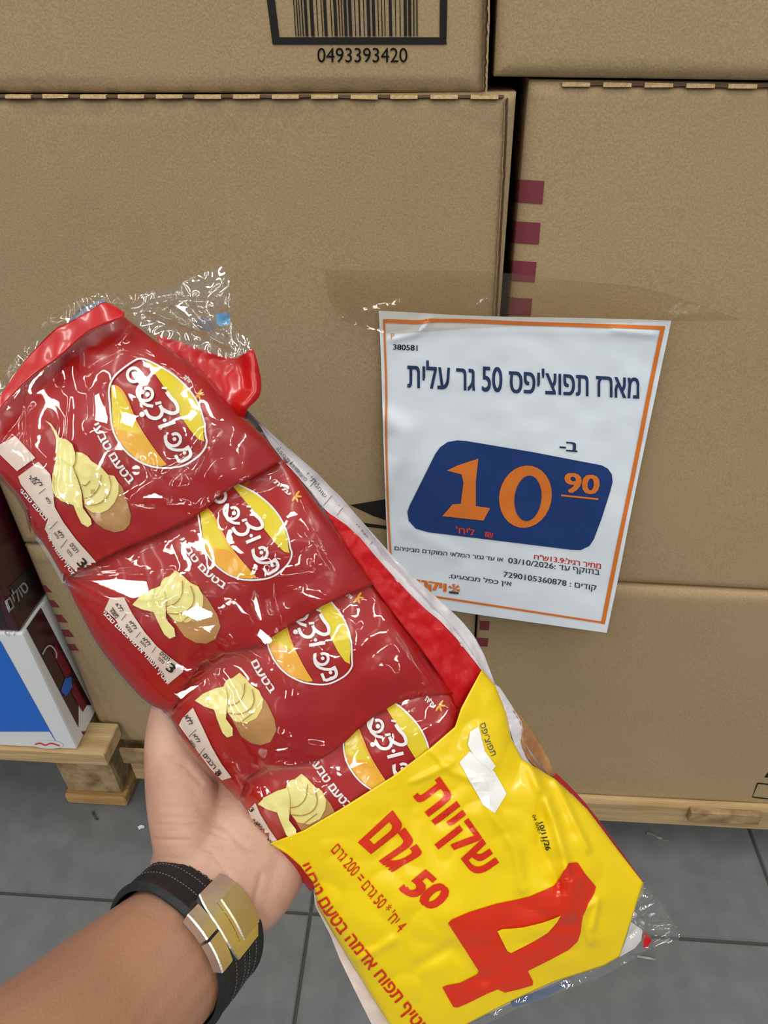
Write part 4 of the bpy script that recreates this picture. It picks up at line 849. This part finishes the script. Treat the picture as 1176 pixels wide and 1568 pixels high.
crumple('crumpled_corner', [(985, 1352), (965, 1415), (949, 1465)], [(990, 1354), (1010, 1380), (1030, 1412), (1041, 1425), (1040, 1440)], [(985, 1352), (990, 1354)], [(949, 1465), (985, 1458), (1015, 1446), (1040, 1440)], 40, 40, -.002, .005, 41,
        strokes=[([(985, 1358), (1000, 1374)], .004, 3), ([(1036, 1420), (1000, 1445)], .005, 3), ([(975, 1415), (990, 1425), (1036, 1420)], .004, 3), ([(992, 1457), (1030, 1440)], .004, 3)],
        fac=[([(1000, 1448), (1030, 1438), (1036, 1441), (1004, 1456)], 0), ([(985, 1372), (998, 1368), (1000, 1376), (990, 1380)], 1), ([(1002, 1440), (1036, 1422), (1036, 1428), (1006, 1444)], 0)])
crumple('lower_clear_rim', [(720, 1568), (790, 1532), (850, 1504), (925, 1480), (949, 1465)], [(722, 1580), (795, 1543), (850, 1522), (925, 1494), (985, 1460)], [(720, 1568), (722, 1580)], [(949, 1465), (985, 1460)], 60, 10, -.002, .004, 43)
crumple('white_inner_corner', [(966, 1412), (958, 1440), (948, 1466)], [(968, 1413), (984, 1424), (982, 1440), (972, 1452)], [(966, 1412), (968, 1413)], [(948, 1466), (972, 1452)], 16, 12, -.006, .001, 44, M_WHITE)
crumple('red_print_speck', [(984, 1428), (986, 1436), (985, 1450)], [(990, 1430), (998, 1440), (992, 1450)], [(984, 1428), (990, 1430)], [(985, 1450), (992, 1450)], 14, 10, -.004, .003, 46, M_CRIM)
crumple('dark_blue_edge', [(781, 1532), (820, 1519), (870, 1502)], [(785, 1543), (830, 1530), (874, 1506)], [(781, 1532), (785, 1543)], [(870, 1502), (874, 1506)], 24, 8, -.004, .002, 47, mat('slate_blue_print', (72, 92, 128), .3, coat=.4))
crumple('blue_print_spot', [(330, 482), (332, 496), (338, 500)], [(346, 478), (353, 484), (352, 496)], [(330, 482), (346, 478)], [(338, 500), (352, 496)], 12, 10, -.004, .003, 48, mat('light_blue_print', (88, 166, 220), .3, coat=.4))
crumple('slate_print_spot', [(296, 494), (306, 505), (322, 508)], [(312, 484), (326, 488), (332, 498)], [(296, 494), (312, 484)], [(322, 508), (332, 498)], 12, 10, -.004, .003, 49, mat('slate_print', (108, 108, 128), .3, coat=.4, alpha=.7))
crumple('slate_back_fold', [(104, 492), (125, 470), (160, 456)], [(110, 496), (140, 480), (162, 462)], [(104, 492), (110, 496)], [(160, 456), (162, 462)], 20, 8, -.003, .002, 50, mat('slate_fold', (110, 112, 128), .3, coat=.4))
crumple('printed_left_rim', [(478, 1345), (483, 1388), (506, 1432), (520, 1468), (545, 1520), (585, 1600)], [(484, 1350), (490, 1390), (514, 1430), (545, 1476), (575, 1525), (618, 1598)], [(478, 1345), (484, 1350)], [(585, 1600), (618, 1598)], 60, 10, -.0045, .002, 52, M_BEIGE)
crumple('spotted_left_rim', [(432, 1300), (455, 1330), (480, 1362)], [(440, 1302), (465, 1326), (486, 1356)], [(432, 1300), (440, 1302)], [(480, 1362), (486, 1356)], 24, 8, -.004, .002, 53, M_GREYP)

# ------------------------------------------------------------------ hand and forearm
def skin_mat():
    m = bpy.data.materials.new('skin'); m.use_nodes = True; nt = m.node_tree; b = nt.nodes['Principled BSDF']
    tc = nt.nodes.new('ShaderNodeTexCoord'); n = nt.nodes.new('ShaderNodeTexNoise'); n.inputs['Scale'].default_value = 22; n.inputs['Detail'].default_value = 4
    r_ = nt.nodes.new('ShaderNodeValToRGB'); r_.color_ramp.elements[0].color = (*lin((174, 126, 106)), 1); r_.color_ramp.elements[1].color = (*lin((206, 166, 142)), 1)
    r_.color_ramp.elements[0].position = .3; r_.color_ramp.elements[1].position = .7
    nt.links.new(tc.outputs['Object'], n.inputs[0]); nt.links.new(n.outputs[0], r_.inputs[0])
    at = nt.nodes.new('ShaderNodeAttribute'); at.attribute_name = 'tan'
    mx = nt.nodes.new('ShaderNodeMixRGB'); mx.inputs[2].default_value = (*lin((178, 130, 102)), 1)
    nt.links.new(at.outputs['Fac'], mx.inputs[0]); nt.links.new(r_.outputs[0], mx.inputs[1]); nt.links.new(mx.outputs[0], b.inputs['Base Color'])
    b.inputs['Roughness'].default_value = .5; b.inputs['Subsurface Weight'].default_value = .12; b.inputs['Subsurface Radius'].default_value = (.008, .003, .0015); b.inputs['Subsurface Scale'].default_value = .6
    v = nt.nodes.new('ShaderNodeTexVoronoi'); v.inputs['Scale'].default_value = 700; n2 = nt.nodes.new('ShaderNodeTexNoise'); n2.inputs['Scale'].default_value = 160; n2.inputs['Detail'].default_value = 5
    ad = nt.nodes.new('ShaderNodeMath'); ad.operation = 'ADD'
    for s in (v, n2): nt.links.new(tc.outputs['Object'], s.inputs['Vector'])
    nt.links.new(v.outputs['Distance'], ad.inputs[0]); nt.links.new(n2.outputs[0], ad.inputs[1])
    bp = nt.nodes.new('ShaderNodeBump'); bp.inputs['Strength'].default_value = .12; bp.inputs['Distance'].default_value = .0008
    nt.links.new(ad.outputs[0], bp.inputs['Height']); nt.links.new(bp.outputs[0], b.inputs['Normal'])
    return m
M_SKIN = skin_mat()
def blob_chain(bm, pts, n=20):
    """tapering tube with round ends through (position, radius across, radius deep) rings"""
    P = np.array([p for p, _, _ in pts]); out = []
    T = np.gradient(P, axis=0); T /= np.linalg.norm(T, axis=1)[:, None]
    rings = []
    for k, (p, ra, rb) in enumerate(pts):
        t = T[k]; side = np.cross(t, Fv); side /= np.linalg.norm(side); dn = np.cross(side, t)
        rings.append([bm.verts.new(p+side*ra*math.cos(a)+dn*rb*math.sin(a)) for a in np.linspace(0, 2*math.pi, n, endpoint=False)])
    for a, b in zip(rings[:-1], rings[1:]):
        for i in range(n): bm.faces.new((a[i], a[(i+1) % n], b[(i+1) % n], b[i]))
    bm.faces.new(rings[0]); bm.faces.new(list(reversed(rings[-1])))
def chain(bm, joints, sub=6):
    """joints: (px,py,z,ra,rb); dense rings with rounded tips"""
    J = [(depth(a, b, c), ra, rb) for a, b, c, ra, rb in joints]
    P = np.array([j[0] for j in J]); RA = np.array([j[1] for j in J]); RB = np.array([j[2] for j in J])
    A = np.c_[P, RA, RB]; k = len(A); out = []
    for i in range(k-1):
        p0, p1, p2, p3 = A[max(i-1, 0)], A[i], A[i+1], A[min(i+2, k-1)]
        for t in np.linspace(0, 1, sub, endpoint=False):
            out.append(.5*((2*p1)+(-p0+p2)*t+(2*p0-5*p1+4*p2-p3)*t*t+(-p0+3*p1-3*p2+p3)*t**3))
    out.append(A[-1]); R = np.array(out)
    d = R[-1, :3]-R[-2, :3]; d /= np.linalg.norm(d); tip = []
    for s in (.35, .62, .82, .94, .995):
        q = R[-1].copy(); q[:3] += d*R[-1, 3]*s; f_ = math.sqrt(1-s*s); q[3] *= f_; q[4] *= f_; tip.append(q)
    R = np.r_[R, np.array(tip)]
    blob_chain(bm, [(r[:3], max(r[3], .0006), max(r[4], .0006)) for r in R])
arm = thing('person', depth(60, 1700, .27), 'left forearm and palm-up hand in a black watch strap gripping the pack from below', 'person')
bm = bmesh.new()
# forearm to wrist to palm
chain(bm, [(-420, 1990, .19, .039, .037), (-160, 1820, .225, .0375, .036), (32, 1664, .262, .0365, .034), (156, 1553, .297, .0352, .032), (266, 1456, .328, .0335, .028), (308, 1393, .345, .0320, .0235), (342, 1310, .358, .037, .020), (372, 1235, .372, .044, .017), (405, 1150, .384, .041, .013)], 8)
# thumb ball and thumb
chain(bm, [(295, 1350, .350, .016, .015), (285, 1275, .354, .0175, .017), (277, 1200, .359, .0185, .016), (264, 1130, .364, .0145, .013), (272, 1065, .371, .0115, .0105), (296, 1010, .376, .010, .009), (322, 965, .378, .0095, .008)], 6)
# heel of the hand below the little finger
chain(bm, [(352, 1400, .350, .017, .016), (395, 1362, .357, .0185, .017), (425, 1310, .365, .018, .016), (455, 1240, .374, .014, .012)], 6)
# four fingers behind the pack
for a in ([(350, 1165, .384, .0105, .009), (385, 1060, .388, .0098, .009), (420, 985, .386, .009, .008), (448, 930, .381, .0082, .0075)],
          [(385, 1160, .386, .011, .0095), (445, 1040, .391, .010, .009), (490, 955, .389, .0092, .008), (525, 890, .384, .0084, .0075)],
          [(420, 1165, .386, .0105, .009), (495, 1065, .391, .0096, .0088), (550, 995, .389, .009, .008), (592, 940, .384, .008, .007)],
          [(450, 1185, .385, .0095, .0085), (530, 1115, .389, .0086, .008), (580, 1070, .387, .0078, .007), (618, 1035, .383, .007, .0064)]):
    chain(bm, [(a[0][0]-30, a[0][1]+60, .380, .011, .010)]+a, 6)
bmesh.ops.recalc_face_normals(bm, faces=bm.faces)
me = bpy.data.meshes.new('hand'); bm.to_mesh(me); bm.free()
tmp = bpy.data.objects.new('tmp', me); COL.objects.link(tmp)
md = tmp.modifiers.new('r', 'REMESH'); md.mode = 'VOXEL'; md.voxel_size = .0011; md.adaptivity = 0
ms = tmp.modifiers.new('s', 'SMOOTH'); ms.factor = .5; ms.iterations = 26
dg = bpy.context.evaluated_depsgraph_get(); ev = tmp.evaluated_get(dg); mm = ev.to_mesh()
n = len(mm.vertices); HV = np.empty(n*3); mm.vertices.foreach_get('co', HV); HV = HV.reshape(-1, 3); HN = np.empty(n*3); mm.vertices.foreach_get('normal', HN); HN = HN.reshape(-1, 3)
HF = [tuple(p.vertices) for p in mm.polygons]; ev.to_mesh_clear(); bpy.data.objects.remove(tmp)
HP = project(HV); fac = (HN@Fv) < 0
CR = [([(238, 1286), (290, 1287), (325, 1305), (350, 1340)], -.0007, 2.2), ([(236, 1262), (300, 1265), (350, 1285)], -.0003, 2), ([(308, 1200), (284, 1172), (256, 1160)], -.0007, 4), ([(262, 1190), (282, 1178)], -.0004, 2.5), ([(284, 1175), (304, 1230), (345, 1290)], -.0004, 9),
      ([(335, 1260), (380, 1300), (425, 1290)], -.0006, 5), ([(390, 1420), (388, 1390), (400, 1340)], -.0008, 5), ([(250, 1235), (330, 1240)], -.0002, 2), ([(245, 1250), (340, 1255)], -.0002, 1.6)]
rs = random.Random(5)
for k in range(26):                              # fine skin folds across the wrist and the ball of the thumb
    y0 = 1200+k*5+rs.uniform(-3, 3); x0 = 238+rs.uniform(0, 60); w0 = rs.uniform(60, 140)
    CR.append(([(x0, y0+rs.uniform(-4, 4)), (x0+w0*.5, y0+rs.uniform(-2, 6)), (x0+w0, y0+w0*.22)], -rs.uniform(.00008, .0002), 1.8))
disp = np.zeros(len(HV))
for pts, a, wd in CR: disp += a*np.exp(-(seg_dist(HP, pts)/wd)**2)
HV = HV+HN*(disp*fac)[:, None]
body = mesh('skin_surface', HV, HF, M_SKIN, arm, smooth=True)
tan_ = np.clip((HP[:, 1]-1330-(HP[:, 0]-260)*.55)/90, 0, 1)
at = body.data.attributes.new('tan', 'FLOAT', 'POINT'); at.data.foreach_set('value', tan_.astype(np.float32))
hH = bvh_of(HV, HF)

# ------------------------------------------------------------------ wrist watch worn on the arm
wa = depth(250, 1447, .33); wb = depth(300, 1385, .343); ax = depth(300, 1385, .353)-depth(195, 1492, .305); ax /= np.linalg.norm(ax)
ct = depth(284, 1432, .336)
sd = np.cross(ax, Fv); sd /= np.linalg.norm(sd); dn = np.cross(sd, ax)                # sd: across, dn: away from the lens
wt = thing('wristwatch', ct, 'black rubber watch strap with stitched rows and a steel folding clasp on the wrist', 'watch')
def ring_pt(a, s, r):                                       # a: angle, s: offset along the arm, r: extra radius
    d = Vector(sd*math.cos(a)*1.0+dn*math.sin(a)*1.0).normalized(); o = Vector(ct+ax*s+np.array(d)*.12)
    hit = hH.ray_cast(o, -d)
    base = np.array(hit[0]) if hit[0] is not None else ct+ax*s+np.array(d)*.03
    return base, np.array(d)
na, ns = 96, 9; W = .0190
rows = []
for i in range(na):
    a = 2*math.pi*i/na; b0, d0 = ring_pt(a, 0, 0); r_ = np.linalg.norm(b0-ct)
    rows.append((a, r_))
rr_ = np.array([r for _, r in rows]); rr_ = np.convolve(np.r_[rr_[-8:], rr_, rr_[:8]], np.ones(9)/9, 'same')[8:-8]+.0012
def strap_r(a): return np.interp((a % (2*math.pi)), np.linspace(0, 2*math.pi, na+1), np.r_[rr_, rr_[0]])
V = []; Fc = []
prof = [(-1, 0), (-1, .0012), (-.86, .0030), (-.7, .0024), (-.35, .0026), (0, .0028), (.35, .0026), (.7, .0024), (.86, .0030), (1, .0012), (1, 0)]
npf = len(prof)
for i in range(na):
    a = 2*math.pi*i/na; d = sd*math.cos(a)+dn*math.sin(a)
    rb = .0005 if i % 2 else 0
    for s, t in prof: V.append(ct+ax*s*W+d*(strap_r(a)+t-(rb if 0 < abs(s) < .8 else 0)))
for i in range(na):
    for k in range(npf): Fc.append((i*npf+k, i*npf+(k+1) % npf, ((i+1) % na)*npf+(k+1) % npf, ((i+1) % na)*npf+k))
mesh('strap', V, Fc, M_STRAP, wt, smooth=False)
V = []; Fc = []
for s in (-.42, -.05, .18, .5):
    for i in range(130):
        a = 2*math.pi*i/130; d = sd*math.cos(a)+dn*math.sin(a); t_ = np.cross(d, ax)
        c = ct+ax*s*W+d*(strap_r(a)+.0028)
        o0 = len(V)
        for e1 in (-1, 1):
            for e2 in (-1, 1):
                for e3 in (-1, 1): V.append(c+t_*e1*.00042+ax*e2*.00014+d*e3*.00015)
        Fc += [tuple(o0+q for q in f) for f in ((0, 1, 3, 2), (4, 6, 7, 5), (0, 4, 5, 1), (2, 3, 7, 6), (0, 2, 6, 4), (1, 5, 7, 3))]
st = mesh('stitching', V, Fc, M_STITCH, wt); st['kind'] = 'stuff'
# clasp: find the angle whose strap point lies nearest the photographed clasp
best = min(np.linspace(0, 2*math.pi, 720), key=lambda a: np.linalg.norm(project(ct+(sd*math.cos(a)+dn*math.sin(a))*(strap_r(a)+.004))-np.array([352, 1398])) + (0 if np.dot(sd*math.cos(a)+dn*math.sin(a), Fv) < 0 else 1e4))
def clasp_part(name, a0, a1, s0, s1, r0, r1, m, par, nseg=10, rnd=0.0, bev=.0006):
    V = []; Fc = []
    for i in range(nseg+1):
        f_ = i/nseg; a = best+a0+(a1-a0)*f_; d = sd*math.cos(a)+dn*math.sin(a); ins = rnd*(abs(2*f_-1)**3)
        pr = [(s0+ins, r0), (s1-ins, r0), (s1-ins, r1-bev), (s1-ins-bev, r1), (s0+ins+bev, r1), (s0+ins, r1-bev)]
        for s, r_ in pr: V.append(ct+ax*s+d*(strap_r(a)+r_))
    k = 6
    for i in range(nseg):
        for j in range(k): Fc.append((i*k+j, i*k+(j+1) % k, (i+1)*k+(j+1) % k, (i+1)*k+j))
    Fc.append(tuple(range(k-1, -1, -1))); Fc.append(tuple(nseg*k+j for j in range(k)))
    return mesh(name, V, Fc, m, par)
cl = clasp_part('clasp', -.50, .50, -.0135, .0115, .0022, .0062, M_STEEL, wt, rnd=.0035)
clasp_part('clasp_panel', -.36, .24, -.004, .0112, .0050, .0068, M_GOLD, cl, rnd=.0004)
clasp_part('clasp_groove', -.33, .25, -.0065, -.0056, .0050, .0062, M_STRAP, cl)
clasp_part('push_button', -.42, -.02, -.0225, -.0138, .0016, .0066, M_STEEL, cl)
clasp_part('push_button', .02, .42, -.0225, -.0138, .0016, .0066, M_STEEL, cl)

# ------------------------------------------------------------------ litter on the floor
def scrap(name, pts, wd, m, label, cat, z=.001):
    v2, f2 = ribbon(pts, wd, 1); k = len(v2)//2; V = [on_floor(p[0], p[1], z) for p in v2]
    V = [q+np.array([0, 0, .0025*abs(noise.noise(Vector((i*.7, wd, 2))))]) for i, q in enumerate(V)]; n = len(V)
    V2 = V+[q+np.array([0, 0, .0008]) for q in V]
    F_ = [tuple(n+i for i in f) for f in f2]+[tuple(reversed(f)) for f in f2]
    rg = list(range(k))+list(range(2*k-1, k-1, -1)); F_ += [(rg[i], rg[(i+1) % len(rg)], n+rg[(i+1) % len(rg)], n+rg[i]) for i in range(len(rg))]
    tag(mesh(name, V2, F_, m), label, cat)
scrap('plastic_scrap', [(990, 1276), (1002, 1279), (1012, 1286), (1024, 1288)], 3.2, mat('grey_plastic_scrap', (128, 128, 122), .4), 'short grey plastic scrap on the floor in front of the right pallet', 'litter')
scrap('paper_crumb', [(212, 1269), (217, 1266), (221, 1268)], 4.5, M_WHITEC, 'tiny white crumb on the grey floor left of the hand', 'litter')
scrap('tape_scrap', [(976, 1465), (988, 1467), (1004, 1470)], 3, mat('pale_scrap', (150, 152, 150), .4), 'thin pale scrap lying on the floor joint beside the lower corner of the pack', 'litter')
scrap('bent_nail', [(142, 1243), (144, 1250), (150, 1256)], 3, mat('nail_rust', (84, 78, 70), .6, metal=.5), 'small bent nail on the floor under the left pallet corner', 'nail')
